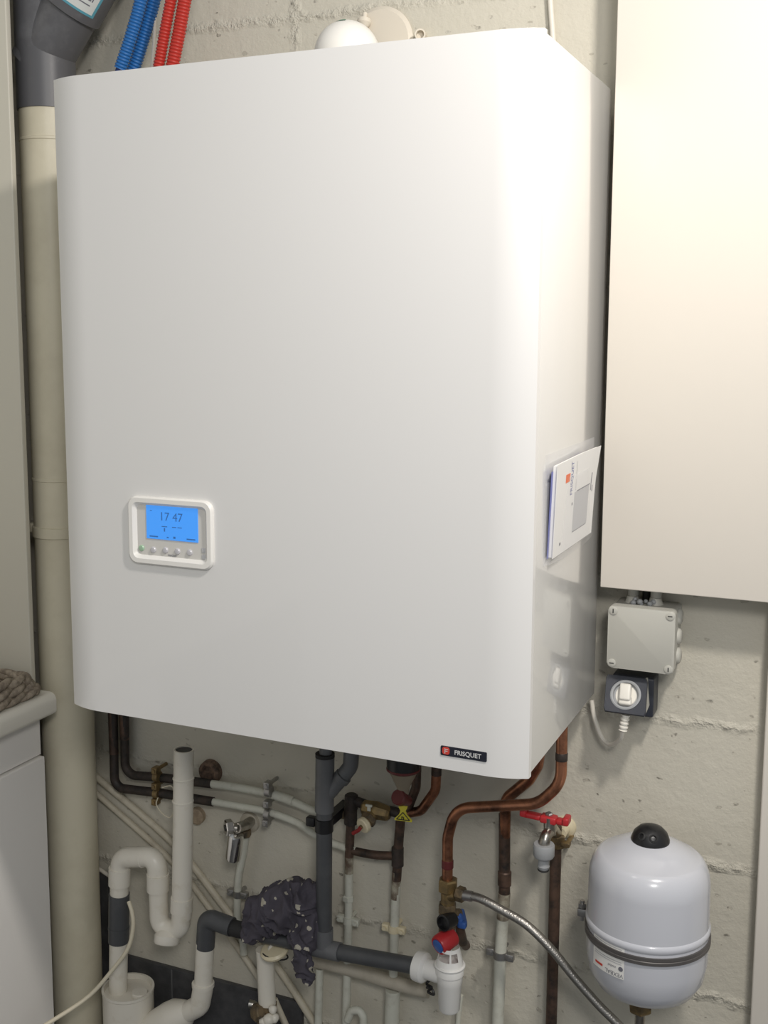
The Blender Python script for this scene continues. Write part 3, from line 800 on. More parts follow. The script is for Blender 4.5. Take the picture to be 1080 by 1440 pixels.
hdir = (Vector((0.3153, -0.0450, 0.7988)) - Vector((0.2573, -0.0450, 0.801))).normalized()
rx = Matrix((hdir, Vector((0, 1, 0)), hdir.cross(Vector((0, 1, 0))))).transposed()
bm_box(bm, hx, (.026, .018, .012), .003, rx)
for s, l in ((-1, .030), (1, .018)):
    bm_box(bm, hx + hdir * s * (.012 + l / 2), (l, .014, .009), .003, rx)
    bm_box(bm, hx + hdir * s * (.010 + l) + Vector((0, 0, .004)), (.010, .022, .013), .003, rx)
finish(bm, 'lever_handle', 'red', tp, 40, 'red lever handle')
lathe('handle_screw', [(.006, 0), (.006, .003), (.004, .0045), (0, .0045)], hx + Vector((0, 0, .006)), (0, -.2, 1), 'steel', tp, 6)
hc0 = Vector((0.2901, -0.0660, 0.7693))
lathe('hose_connector', [(.0155, 0), (.0165, .002), (.0165, .018), (.015, .021), (.0085, .022), (.0085, .034), (.0095, .036), (.0075, .042), (.006, .045), (.0035, .045), (.0035, .03), (0, .03)], hc0, (0, 0, -1), 'connector', tp, 28)
ring('sealing_ring', hc0 - Vector((0, 0, .042)), (0, 0, 1), .0075, .0016, 'black_rubber', tp)

# ---------------------------------------------------------------- right-hand copper pipes
ca_ = thing('copper_feed_pipe', 'bright copper pipe sweeping left under the boiler to the safety valve', 'pipe', (0.1303, -0.0600, 0.6763))
tube('pipe', [(0.3118, -0.0600, 1), (0.3129, -0.0600, 0.8686), (0.278, -0.0600, 0.8293), (0.1421, -0.0600, 0.7979), (0.13, -0.0600, 0.7465), (0.1303, -0.0600, 0.6715)], .0088, 'copper', ca_, fillet=.055, seg=20)
lathe('burnt_joint', [(.0088, 0), (.0097, .001), (.0097, .013), (.0088, .014)], (0.1304, -0.0600, 0.6946), (0, 0, 1), 'dark_red', ca_, 20)
lathe('burnt_joint', [(.0088, 0), (.0094, .001), (.0094, .012), (.0088, .013)], (0.3126, -0.0600, 0.9049), (0, 0, 1), 'black_copper', ca_, 20)
cb = thing('copper_return_pipe', 'copper pipe painted white lower down, passing behind the bright copper sweep', 'pipe', (0.2038, -0.0050, 0.4107))
tube('pipe', [(0.274, -0.0200, 0.9656), (0.2633, -0.0150, 0.8727), (0.2485, -0.0100, 0.8448), (0.2097, -0.0080, 0.8051), (0.2083, -0.0050, 0.7358), (0.2098, -0.0050, 0.6356)], .0092, 'copper', cb, fillet=.03, seg=20)
tube('tarnished_section', [(0.2075, -0.0050, 0.7782), (0.2098, -0.0050, 0.6356)], .0095, 'dark_copper', cb, seg=20)
tube('stained_section', [(0.2096, -0.0050, 0.6429), (0.2078, -0.0050, 0.598)], .0101, 'stained', cb, seg=20)
tube('painted_section', [(0.2097, -0.0050, 0.6405), (0.205, -0.0050, 0.5375), (0.2026, -0.0050, 0.4104), (0.1976, -0.0050, 0.2016)], .0099, 'painted', cb, seg=20)
lathe('solder_sleeve', [(.0095, 0), (.0112, .002), (.0112, .024), (.0095, .026)], (0.2095, -0.0050, 0.6552), (0, 0, 1), 'dark_copper', cb, 20)
pipe_clip(cb, (0.2047, -0.0050, 0.5349), (0, 0, 1), .0099, (1, 0, -.1), 'steel')

# safety group: tee, hose branch, knobs
sgp = thing('safety_valve', 'brass safety valve group with a red and blue knob above the white siphon', 'valve', (0.1316, -0.0600, 0.5613))
vx = Vector((0.1315, -0.0600, 0.6717))
hexnut('union_nut', (0.1316, -0.0600, 0.6656), (0, 0, 1), .0165, .022, 'brass', sgp)
tube('valve_body', [(0.1317, -0.0600, 0.6596), (0.1311, -0.0600, 0.6031)], .0115, 'brass', sgp)
hexnut('lower_nut', (0.1309, -0.0600, 0.6264), (0, 0, 1), .0155, .016, 'dirty_brass', sgp)
tube('side_outlet', [(0.1318, -0.0600, 0.6474), (0.1504, -0.0680, 0.6564)], .0095, 'brass', sgp)
hexnut('outlet_nut', (0.1571, -0.0700, 0.66), (1, -.2, 0), .0125, .014, 'dirty_brass', sgp)
tube('lower_body', [(0.1309, -0.0600, 0.619), (0.1295, -0.0580, 0.5746)], .0135, 'dirty_brass', sgp)
lathe('black_outlet', [(.0118, -.022), (.0132, 0), (.0132, .003), (.0105, .004), (.010, -.004), (0, -.005)], (0.1351, -0.0860, 0.6145), (-.35, -1, .1), 'black', sgp, 28, label='black round cap')
kb = Vector((0.1309, -0.0750, 0.575)); kd = Vector((-.42, -.85, -.22)).normalized()
lathe('red_knob', [(.0150, -.020), (.0165, -.017), (.0165, .010), (.0150, .013), (.0118, .013), (.0118, .011), (0, .011)], kb, kd, 'red', sgp, 24, label='red round knob')
kc = lathe('knob_badge', [(.0112, .0112), (.0112, .0142), (.0090, .0152), (0, .0152)], kb, kd, 'blue', sgp, 24, label='blue knob centre')
hb = Vector((0.1473, -0.0400, 0.6017))
bm = bmesh.new()
bm_box(bm, hb, (.012, .022, .026), .004, Matrix.Rotation(-.25, 3, 'Y'))
bm_box(bm, hb + Vector((-.006, -.008, .008)), (.018, .012, .008), .003, Matrix.Rotation(.4, 3, 'Y'))
bm_box(bm, hb + Vector((.005, -.006, -.006)), (.014, .012, .012), .003)
finish(bm, 'blue_lever', 'blue', sgp, 40, 'blue lever')
tube('drain_stub', [(0.1435, -0.0400, 0.6096), (0.1429, -0.0300, 0.5759), (0.1378, 0.0000, 0.538), (0.1327, 0.0300, 0.5148)], .0078, 'dark_copper', sgp, fillet=.012)
tube('link_pipe', [(0.1322, -0.0600, 0.6169), (0.1447, -0.0400, 0.6098)], .008, 'dirty_brass', sgp)

hs = thing('braided_hose', 'braided steel flexible hose curving from the brass valve toward the tank', 'hose', (0.4162, -0.0800, 0.5116))
tube('hose', [(0.1626, -0.0720, 0.6609), (0.1907, -0.0740, 0.6619), (0.2268, -0.0760, 0.6516), (0.2681, -0.0780, 0.637), (0.309, -0.0800, 0.6074), (0.3434, -0.0800, 0.5724), (0.3829, -0.0800, 0.5356), (0.4141, -0.0800, 0.5111), (0.4494, -0.0800, 0.48)], 0.0069, 'braid', hs, smooth_path=True, seg=16)
tube('ferrule', [(0.1614, -0.0720, 0.6606), (0.1773, -0.0730, 0.6621)], 0.0083, 'steel', hs)
tube('union', [(0.1487, -0.0700, 0.657), (0.1626, -0.0720, 0.6609)], 0.0055, 'chrome', hs)

# ---------------------------------------------------------------- white siphon and its strap
si = thing('siphon', 'white tundish siphon under the safety valve, on the end of the grey waste pipe', 'siphon', (0.142, -0.0750, 0.4604))
sxc = (0.1416, -0.0750, 0.4975); sx0, sy0 = sxc[0], -.075
SRm = 0.0236
z_rim, z_bot = (0.1484, -0.0950, 0.5385)[2], (0.142, -0.0750, 0.4592)[2]
H_ = z_rim - z_bot
lathe('cup', [(0, 0), (SRm * .62, 0), (SRm * .74, .004), (SRm * .84, H_ * .6), (SRm * .88, H_ * .62), (SRm * .91, H_ * .8), (SRm * .98, H_ * .82), (SRm * 1.0, H_), (SRm * .95, H_ + .002)], (sx0, sy0, z_bot), (0, 0, 1), 'clean_white', si, 40)
ring('cup_rim', (sx0, sy0, z_rim), (0, 0, 1), SRm * .99, .0022, 'clean_white', si)
z_top = (0.1407, -0.0750, 0.5687)[2]; hh = z_top - z_rim
bm = bmesh.new(); n = 40
def fun(k, f):
    a = 2 * PI * k / n; rr = SRm * (.95 - .30 * f); return Vector((sx0 + rr * math.cos(a), sy0 + rr * math.sin(a), z_rim + .002 + f * hh))
rows = [[bm.verts.new(fun(k, f)) for k in range(n)] for f in (0, .35, .8, 1)]
for r_ in range(3):
    for k in range(n):
        ang = (k + .5) / n * 360
        open_ = r_ == 1 and (215 < ang < 285 or 300 < ang < 335 or 30 < ang < 100)
        if not open_: bm.faces.new((rows[r_][k], rows[r_][(k + 1) % n], rows[r_ + 1][(k + 1) % n], rows[r_ + 1][k]))
bmesh.ops.solidify(bm, geom=list(bm.faces), thickness=.002)
finish(bm, 'air_gap_funnel', 'clean_white', si)
nut0, nut1 = Vector((0.0780, -0.0620, 0.5146)), Vector((0.103, -0.0650, 0.5148))
nd = (nut1 - nut0).normalized()
lathe('union_nut', [(.0185, 0), (.0235, .001), (.0245, .006), (.0245, .016), (.021, .020), (.017, .021)], nut0, nd, 'clean_white', si, 32)
tube('inlet_arm', [nut0 + nd * .012, (0.128, -0.0720, 0.5173)], .0165, 'clean_white', si)
st_ = tube('plastic_strap', [(0.0981, -0.0450, 0.4864), (0.0925, -0.0500, 0.4788), (0.1037, -0.0560, 0.4787), (0.0975, -0.0560, 0.4695), (0.1083, -0.0580, 0.4683), (0.1033, -0.0550, 0.4755), (0.0926, -0.0500, 0.4725)], .0022, 'black', None, smooth_path=True, seg=8)
tag(st_, 'small black curled strap dangling left of the white siphon', 'strap')

# ---------------------------------------------------------------- grey waste pipes
gw = thing('waste_pipe', 'grey plastic waste pipe with upright and elbow, crossing below the boiler', 'pipe', (-0.0838, -0.0600, 0.5107))
gr = 0.0137
tube('upright', [(-0.0910, -0.0600, 0.7773), (-0.0925, -0.0600, 0.5347)], gr, 'grey_pvc', gw, seg=24)
tube('y_socket', [(-0.0894, -0.0600, 0.8487), (-0.0911, -0.0600, 0.7509)], gr * 1.17, 'grey_pale', gw, seg=28, hollow=.003)
bm = bmesh.new(); q0 = Vector((-0.0894, -0.0600, 0.8487))
lathe('black_seal', [(gr * .8, 0), (gr * 1.2, 0), (gr * 1.2, .006), (gr * .8, .006)], q0 - Vector((0, 0, .002)), (0, 0, 1), 'black_rubber', gw, 28)
bm.free()
tube('condensate_pipe', [(-0.0865, -0.0600, 0.9453), (-0.0888, -0.0600, 0.8339)], gr * .78, 'grey_pale', gw)
tube('y_branch', [(-0.0910, -0.0600, 0.7748), (-0.0613, -0.0500, 0.8136), (-0.0491, -0.0450, 0.8312), (-0.0452, -0.0450, 0.9035)], gr * .96, 'grey_pale', gw, fillet=.02, seg=24)
lathe('branch_collar', [(gr * .96, 0), (gr * 1.1, .001), (gr * 1.1, .010), (gr * .96, .011)], (-0.0656, -0.0520, 0.8074), (.6, .15, .75), 'grey_pale', gw, 28)
cz = (-0.0916, -0.0600, 0.7268)
lathe('clip_band', [(gr, -.012), (gr * 1.15, -.011), (gr * 1.15, .011), (gr, .012)], cz, (0, 0, 1), 'black', gw, 28)
box('clip_lug', (cz[0] - gr - .010, cz[1], cz[2] + .002), (.016, .014, .016), 'black', gw, bev=.002)
box2('clip_base', (cz[0] - .008, cz[1] + gr, cz[2] - .008), (cz[0] + .008, WY, cz[2] + .008), 'black', gw)
tube('tee_socket', [(-0.0925, -0.0600, 0.5398), (-0.0926, -0.0600, 0.5086)], gr * 1.16, 'grey_pale', gw, seg=28)
tube('tee_run', [(-0.1165, -0.0600, 0.5017), (-0.0622, -0.0600, 0.5035)], gr * 1.16, 'grey_pale', gw, seg=28)
tube('right_run', [(-0.0676, -0.0600, 0.5029), (0.0818, -0.0620, 0.5136)], gr, 'grey_pvc', gw, seg=24)
tube('left_run', [(-0.2695, -0.0600, 0.4995), (-0.111, -0.0600, 0.5017)], gr * .97, 'grey_pvc', gw, seg=24)
tube('sleeve', [(-0.2827, -0.0600, 0.4992), (-0.2448, -0.0600, 0.4998)], gr * 1.06, 'black_rubber', gw, seg=24)
tube('elbow', [(-0.2753, -0.0600, 0.5009), (-0.327, -0.0600, 0.5068), (-0.3318, -0.0600, 0.4497)], gr * 1.24, 'grey_pvc', gw, fillet=.013, seg=24)
gl = 0.0167
tube('white_drop', [(-0.3317, -0.0600, 0.458), (-0.3381, -0.0600, 0.3654)], gl, 'white_pvc', gw, seg=24, label='white lower drop')
tube('white_elbow', [(-0.337, -0.0600, 0.3782), (-0.3388, -0.0600, 0.3653), (-0.3455, -0.0600, 0.3329), (-0.3861, -0.0600, 0.3027)], gl * 1.12, 'white_pvc', gw, fillet=.022, seg=28, label='white elbow')
lathe('elbow_rim', [(gl * 1.1, 0), (gl * 1.22, .001), (gl * 1.22, .008), (gl * 1.1, .009)], (-0.3378, -0.0600, 0.3711), (0, 0, 1), 'white_pvc', gw, 28)
lathe('reducer', [(gl * 1.0, 0), (gl * 1.3, .008), (gl * 1.95, .030), (gl * 2.1, .05), (gl * 2.1, .12), (0, .12)], (-0.3688, -0.0600, 0.3185), (Vector((-0.4339, -0.0600, 0.2644)) - Vector((-0.3688, -0.0600, 0.3185))), 'white_pvc', gw, 32)

# ---------------------------------------------------------------- white washing-machine trap, left
wt = thing('standpipe_trap', 'white plastic standpipe with swan-neck trap beside the soil pipe', 'drain', (-0.5253, -0.0600, 0.321))
wr = 0.0181
tube('standpipe', [(-0.3656, -0.0650, 0.8182), (-0.3775, -0.0650, 0.4994)], wr, 'white_pvc', wt, seg=28, hollow=.003)
lathe('opening_shade', [(0, 0), (wr - .003, 0), (wr - .003, -.002), (0, -.002)], (-0.3658, -0.0650, 0.8166), (0, 0, 1), 'black', wt, 28, label='black disc painted as shade in the pipe mouth')  # black disc stands in for the shade inside the standpipe
lathe('joint_ring', [(wr, 0), (wr + .0012, .001), (wr + .0012, .003), (wr, .004)], (-0.3676, -0.0650, 0.7626), (0, 0, 1), 'white_pvc', wt, 28)
lathe('joint_ring', [(wr, 0), (wr + .0012, .001), (wr + .0012, .003), (wr, .004)], (-0.3698, -0.0650, 0.7197), (0, 0, 1), 'white_pvc', wt, 28)
tube('u_bend', [(-0.3768, -0.0650, 0.5269), (-0.3804, -0.0650, 0.4726), (-0.4267, -0.0650, 0.4662), (-0.4274, -0.0650, 0.5572)], wr * .96, 'white_pvc', wt, fillet=.021, seg=28)
tube('u_socket', [(-0.3764, -0.0650, 0.5379), (-0.378, -0.0650, 0.5102)], wr * 1.1, 'white_pvc', wt, seg=28)
tube('neck_socket', [(-0.427, -0.0650, 0.5724), (-0.4278, -0.0650, 0.5406)], wr * 1.13, 'white_pvc', wt, seg=28)
tube('swan_neck', [(-0.4273, -0.0650, 0.56), (-0.4292, -0.0650, 0.6048), (-0.5081, -0.0650, 0.5877), (-0.5128, -0.0650, 0.5394)], wr * 1.02, 'white_pvc', wt, fillet=.023, seg=28)
lathe('neck_seam', [(wr, 0), (wr * 1.07, .0008), (wr * 1.07, .003), (wr, .004)], (-0.4589, -0.0650, 0.5982), (1, 0, 0), 'white_pvc', wt, 28)
tube('neck_socket', [(-0.5114, -0.0650, 0.5675), (-0.513, -0.0650, 0.5337)], wr * 1.13, 'white_pvc', wt, seg=28)
tube('left_leg', [(-0.5127, -0.0650, 0.545), (-0.5234, -0.0650, 0.3171)], wr * .95, 'white_pvc', wt, seg=28)
tube('grey_sleeve', [(-0.5144, -0.0650, 0.5152), (-0.519, -0.0650, 0.4197)], wr * 1.06, 'grey_pvc', wt, seg=28, label='grey sleeve')
tube('sleeve_ring', [(-0.5174, -0.0650, 0.4498), (-0.5177, -0.0650, 0.4441)], wr * 1.1, 'grey_pvc', wt, seg=28)
cq = (-0.4047, -0.0700, 0.471)
lathe('cleanout_cap', [(.014, 0), (.020, .006), (.023, .009), (.023, .021), (.021, .024), (0, .024)], cq, (.05, -.35, -1), 'white_pvc', wt, 32)
gp = thing('floor_gully', 'wide white drain pot that the swan-neck trap drops into', 'drain', (-0.5063, -0.0600, 0.2537))
gR = 0.0475; gz = (-0.504, -0.0600, 0.3249)[2]
lathe('pot', [(gR, 0), (gR, gz - .003), (gR * 1.03, gz - .001), (gR * 1.03, gz + .004), (gR * .94, gz + .004), (gR * .93, gz - .006), (0, gz - .006)], ((-0.504, -0.0600, 0.3249)[0], -.06, 0), (0, 0, 1), 'white_pvc', gp, 40)
lathe('pot_boss', [(.016, 0), (.016, .006), (.014, .009), (0, .0095)], ((-0.4765, -0.0600, 0.3319)[0], -.062, gz - .006), (0, 0, 1), 'white_pvc', gp, 24)

# ---------------------------------------------------------------- heating pipes crossing behind
hp = thing('heating_pipe', 'upper of two dark copper pipes turning right along the wall, white painted past the standpipe', 'pipe', (-0.5482, 0.0080, 0.739))
tube('dark_section', [(-0.5471, 0.0080, 0.875), (-0.5452, 0.0080, 0.8335), (-0.5474, 0.0080, 0.7137), (-0.4793, 0.0080, 0.7208), (-0.3544, 0.0080, 0.7288)], .0085, 'black_copper', hp, fillet=.022)
tube('bare_section', [(-0.5469, 0.0080, 0.8819), (-0.5464, 0.0080, 0.7843)], .0089, 'dark_copper', hp)
tube('painted_section', [(-0.362, 0.0080, 0.7282), (-0.2987, 0.0080, 0.7309), (-0.2398, 0.0080, 0.7303), (-0.1823, 0.0080, 0.7231), (-0.1414, 0.0080, 0.7146), (-0.0924, 0.0040, 0.7199), (-0.0723, 0.0020, 0.7231)], .0072, 'painted', hp, smooth_path=True)
tube('bare_end', [(-0.1154, 0.0060, 0.7158), (-0.0723, 0.0020, 0.7231)], .0082, 'dirty_brass', hp)
tube('painted_bulb', [(-0.2239, 0.0080, 0.7304), (-0.1866, 0.0080, 0.725)], .0085, 'painted', hp)
hq = thing('heating_pipe', 'lower of two dark copper pipes turning right along the wall, ending at a tee', 'pipe', (-0.5713, 0.0040, 0.6969))
tube('dark_section', [(-0.5703, 0.0040, 0.873), (-0.5677, 0.0040, 0.8343), (-0.57, 0.0040, 0.6858), (-0.4741, 0.0040, 0.6925), (-0.3495, 0.0040, 0.6964)], .0085, 'black_copper', hq, fillet=.02)
tube('bare_section', [(-0.5701, 0.0040, 0.88), (-0.5691, 0.0040, 0.754)], .0089, 'dark_copper', hq)
tube('painted_section', [(-0.3571, 0.0040, 0.6964), (-0.2894, 0.0040, 0.6976), (-0.238, 0.0040, 0.6981), (-0.1791, 0.0040, 0.6895), (-0.1452, 0.0040, 0.6747), (-0.1035, 0.0040, 0.663), (-0.0614, 0.0020, 0.659)], .0068, 'painted', hq, smooth_path=True)
tube('tarnished_end', [(-0.0723, 0.0020, 0.6594), (-0.0533, 0.0020, 0.658), (-0.0202, 0.0000, 0.6602), (0.0143, 0.0000, 0.6658)], .0074, 'dark_copper', hq, smooth_path=True)
for par, a, b, m_ in ((hp, (-0.4688, 0.0000, 0.7269), (-0.4697, 0.0000, 0.6934), 'brass'), (hq, (-0.2309, 0.0000, 0.7389), (-0.2329, 0.0000, 0.6959), 'steel')):
    bm = bmesh.new(); a, b = Vector(a), Vector(b)
    e = (b - a).normalized()
    for c in (a, b):
        sweep(bm, [c - Vector((.005, 0, 0)), c + Vector((.005, 0, 0))], .0105, 16)
    for c in (a - e * .014, (a + b) / 2, b + e * .014):
        bm_box(bm, c + Vector((0, -.004, 0)), (.011, .016, .012), .001)
        sweep(bm, [c + Vector((0, -.014, 0)), c + Vector((0, WY, 0))], .0035, 8)
    finish(bm, 'double_clip', m_, par)
wi = tube('wire', [(-0.46, -0.0120, 0.6913), (-0.4629, -0.0130, 0.6773), (-0.4499, -0.0140, 0.6634), (-0.4328, -0.0140, 0.6582), (-0.4243, -0.0120, 0.6755), (-0.4235, -0.0100, 0.6997), (-0.4295, -0.0120, 0.7187), (-0.45, -0.0120, 0.7125)], .0011, 'cream_cable', None, smooth_path=True, seg=8)
tag(wi, 'thin loop of wire hanging from the brass pipe clip by the standpipe', 'wire')

# old stubs in the wall
o = lathe('wall_plug', [(0.0224, 0), (0.0211, .012), (0.0145, .016), (0.0106, .010), (0, .010)], (-0.3677, 0.0300, 0.7438), (0, -1, 0), 'rust', None, 24)
tag(o, 'upper, darker of the two round brown plugs in the wall beside the standpipe', 'plug')
o = lathe('wall_plug', [(0.0160, 0), (0.0160, .010), (0.0120, .013), (0, .013)], (-0.399, 0.0300, 0.6522), (0, -1, 0), 'tan', None, 24)
tag(o, 'lower, tan round plug in the wall beside the standpipe', 'plug')

# diagonal tubes
o = tube('diagonal_tube', [(-0.6685, 0.0220, 0.7189), (-0.6318, 0.0220, 0.6944), (-0.4506, 0.0220, 0.5879), (-0.3307, 0.0220, 0.4754), (-0.2319, 0.0220, 0.3942), (-0.1547, 0.0220, 0.3019), (-0.113, 0.0220, 0.2545)], 0.0067, 'trunk', None, smooth_path=True, seg=12)
tag(o, 'upper of two cream tubes running diagonally down the wall behind the standpipe', 'pipe')
o = tube('diagonal_tube', [(-0.6697, 0.0220, 0.6881), (-0.6331, 0.0220, 0.6608), (-0.461, 0.0220, 0.5559), (-0.3756, 0.0220, 0.4783), (-0.2728, 0.0220, 0.3645), (-0.2151, 0.0220, 0.2858), (-0.1858, 0.0220, 0.2413)], 0.0059, 'trunk', None, smooth_path=True, seg=12)
tag(o, 'lower of two cream tubes running diagonally down the wall behind the standpipe', 'pipe')

# ---------------------------------------------------------------- chrome valve with painted pipe
cv = thing('shutoff_valve', 'chrome angle valve on the wall with a white pipe below it', 'valve', (-0.2951, 0.0100, 0.5503))
lathe('wall_rosette', [(0.0196, 0), (0.0183, .006), (.010, .010), (.009, .02), (0, .02)], (-0.2871, 0.0300, 0.6589), (0, -1, 0), 'drain', cv, 28)
tube('valve_body', [(-0.2813, 0.0200, 0.6641), (-0.2743, -0.0100, 0.6709), (-0.2754, -0.0380, 0.6769)], .0095, 'nickel', cv, fillet=.01)
hexnut('hex_outlet', (-0.2891, -0.0420, 0.6773), (-.75, -.8, 0), .0145, .014, 'chrome', cv)
lathe('outlet_bore', [(.006, 0), (.006, .002), (0, .002)], Vector((-0.2891, -0.0420, 0.6773)) + Vector((-.75, -.8, 0)).normalized() * .006, (-.75, -.8, 0), 'black', cv, 20)
tube('outlet_neck', [(-0.2751, -0.0360, 0.6761), (-0.2891, -0.0420, 0.6773)], .008, 'nickel', cv)
hexnut('top_nut', (-0.2774, -0.0050, 0.6534), (0, 0, 1), .011, .012, 'dirty_brass', cv)
c0, c1 = Vector((-0.2758, -0.0400, 0.667)), Vector((-0.2832, -0.0400, 0.6175))
lathe('chrome_barrel', [(.0085, 0), (.0135, .002), (.0142, .006), (.0142, (c1 - c0).length - .004), (.0125, (c1 - c0).length), (.009, (c1 - c0).length), (0, (c1 - c0).length - .004)], c0, c1 - c0, 'chrome', cv, 28)
tube('painted_pipe', [(-0.2812, 0.0040, 0.6516), (-0.2861, 0.0040, 0.6166), (-0.299, 0.0040, 0.5522), (-0.3016, 0.0040, 0.4823), (-0.2916, 0.0040, 0.4455), (-0.289, 0.0040, 0.4125)], 0.0070, 'painted', cv, smooth_path=True)
pipe_clip(cv, (-0.3, 0.0040, 0.5285), (0, 0, 1), 0.0070, (1, 0, 0), 'steel')

# ---------------------------------------------------------------- central manifold: two risers, brass valve, copper bends
m1 = thing('riser_pipe', 'left of two thin white-painted riser pipes behind the grey waste pipe, with a brass valve', 'pipe', (-0.0770, 0.0000, 0.3328))
tube('tarnished_top', [(-0.0677, -0.0020, 0.7538), (-0.0700, 0.0000, 0.7062), (-0.0728, 0.0000, 0.6472)], .0078, 'dark_copper', m1)
tube('stained_section', [(-0.0725, 0.0000, 0.6642), (-0.0732, 0.0000, 0.617)], .0076, 'stained', m1)
tube('painted_section', [(-0.0728, 0.0000, 0.6537), (-0.0742, 0.0000, 0.5351), (-0.0777, 0.0000, 0.3869), (-0.0813, 0.0000, 0.2494)], .0073, 'painted', m1)
lathe('top_elbow', [(.0085, 0), (.0115, .002), (.0115, .026), (.009, .028), (0, .028)], (-0.0677, -0.0020, 0.7345), (0, 0, 1), 'black_copper', m1, 20)
tube('cross_pipe', [(-0.0677, -0.0020, 0.7526), (-0.0320, -0.0040, 0.7482), (0.0301, -0.0080, 0.7471)], .0085, 'black_copper', m1)
lathe('tee_fitting', [(.0085, 0), (.0115, .002), (.0115, .030), (.0085, .032)], (-0.0700, 0.0000, 0.7062), (0, 0, 1), 'black_copper', m1, 20)
pipe_clip(m1, (-0.0742, 0.0000, 0.5297), (0, 0, 1), .0073, (1, 0, -.05), 'painted')
lathe('painted_nut', [(.007, 0), (.010, .002), (.010, .010), (.007, .012)], (-0.0742, 0.0000, 0.5642), (0, 0, 1), 'painted', m1, 6)
vc = Vector((-0.0165, -0.0120, 0.7465))
bv = thing('ball_valve', 'small brass drain valve with cream disc and red lever under the boiler', 'valve', (-0.0286, -0.0350, 0.7258))
lathe('valve_body', [(.009, -.026), (.0135, -.022), (.0150, -.010), (.0165, 0), (.0150, .010), (.0135, .022), (.009, .026)], vc, (Vector((0.0045, -0.0120, 0.7453)) - Vector((-0.0350, -0.0120, 0.7482))), 'brass', bv, 8, 25)
ot = Vector((-0.0277, -0.0400, 0.7293))
tube('valve_outlet', [vc, ot], .0110, 'brass', bv)
hexnut('outlet_nut', vc.lerp(ot, .6), ot - vc, .0145, .010, 'dirty_brass', bv)
od = Vector((-.42, -1, -.28)).normalized()
lathe('cream_disc', [(.0120, -.006), (.0136, -.004), (.0136, .002), (.0118, .004), (0, .0045)], ot, od, 'cream_plastic', bv, 28, label='cream disc')
lathe('disc_screw', [(.0035, 0), (.0035, .004), (.002, .005), (0, .005)], ot + od * .004, od, 'brass', bv, 12)
tube('red_lever', [ot + od * .006, (-0.0314, -0.0520, 0.7247), (-0.0419, -0.0520, 0.7171)], .0034, 'dark_red_lever', bv, seg=10, label='dark red lever')
bm = bmesh.new(); q = Vector((-0.0222, -0.0290, 0.756))
bm_box(bm, q, (.006, .004, .010), .001); bm_box(bm, q + Vector((0, -.001, .005)), (.012, .004, .004), .001)
finish(bm, 'pale_t_handle', 'painted', bv)

m2 = thing('riser_pipe', 'right of two thin white-painted riser pipes behind the grey waste pipe, below the yellow tag', 'pipe', (0.0120, 0.0000, 0.3565))
tube('tarnished_top', [(0.0267, -0.0060, 0.7456), (0.0206, 0.0000, 0.6977), (0.0165, 0.0000, 0.6226)], .0082, 'dark_copper', m2)
lathe('tee_fitting', [(.0080, 0), (.0105, .002), (.0105, .034), (.0080, .036)], (0.0183, 0.0000, 0.6474), (0, 0, 1), 'black_copper', m2, 20)
tube('stained_section', [(0.0168, 0.0000, 0.6381), (0.0147, 0.0000, 0.5886)], .0081, 'stained', m2)
tube('painted_section', [(0.0166, 0.0000, 0.6277), (0.0130, 0.0000, 0.5285), (0.0115, 0.0000, 0.4467)], .0078, 'painted', m2)
tube('thick_section', [(0.0110, 0.0000, 0.4201), (0.0093, 0.0000, 0.3558), (0.0045, 0.0000, 0.2195)], 0.0130, 'painted', m2, seg=24)
pipe_clip(m2, (0.0123, 0.0000, 0.5335), (0, 0, 1), .0078, (1, 0, 0), 'cream_plastic')
cc = thing('copper_bend', 'copper pipe curving down from the boiler to the yellow tag', 'pipe', (0.0301, -0.0080, 0.7471))
tube('pipe', [(0.0994, -0.0300, 0.896), (0.0978, -0.0280, 0.8443), (0.0954, -0.0250, 0.8062), (0.0681, -0.0200, 0.7638), (0.0301, -0.0080, 0.7471)], .0082, 'copper', cc, fillet=.03)
tube('tarnished_top', [(0.0994, -0.0300, 0.896), (0.0976, -0.0280, 0.8345)], .0085, 'dark_copper', cc)
cd = thing('copper_bend', 'short copper pipe just left of the curved copper pipe, behind the red-brown knob', 'pipe', (0.0490, -0.0200, 0.7678))
tube('pipe', [(0.0607, -0.0200, 0.8989), (0.0599, -0.0200, 0.8376), (0.0589, -0.0200, 0.803), (0.0436, -0.0160, 0.764), (0.0309, -0.0100, 0.7493)], .0078, 'dark_copper', cd, fillet=.02)
# relief cone under the boiler with knob and tag
rc = thing('relief_funnel', 'dull plastic funnel with black collar hanging under the boiler', 'funnel', (0.0512, -0.0600, 0.8022))
fx, fy = (0.0522, -0.0600, 0.8266)[0], -.06
z1_, z2_, z3_ = (0.0520, -0.0600, 0.8676)[2], (0.0521, -0.0600, 0.8508)[2], (0.0523, -0.0600, 0.8145)[2]
lathe('black_collar', [(0.0271, 0), (0.0277, z1_ - z2_ + .03), (0, z1_ - z2_ + .03)], (fx, fy, z2_), (0, 0, 1), 'black', rc, 32)
lathe('rim', [(0.0254, 0), (0.0277, .002), (0.0277, .005), (0.0254, .007)], (fx, fy, z2_ - .005), (0, 0, 1), 'dark_red', rc, 32)
lathe('cone', [(0.0092, z3_ - z2_ - .006), (0.0098, z3_ - z2_), (0.0139, (z3_ - z2_) * .7), (0.0254, -.002)], (fx, fy, z2_), (0, 0, 1), 'cone', rc, 32)
kn = Vector((0.0486, -0.0750, 0.8063)); ke = Vector((0.0562, -0.0350, 0.7824))
rk = thing('relief_valve', 'dark red-brown relief valve knob between the dull funnel and the yellow tag', 'valve', kn)
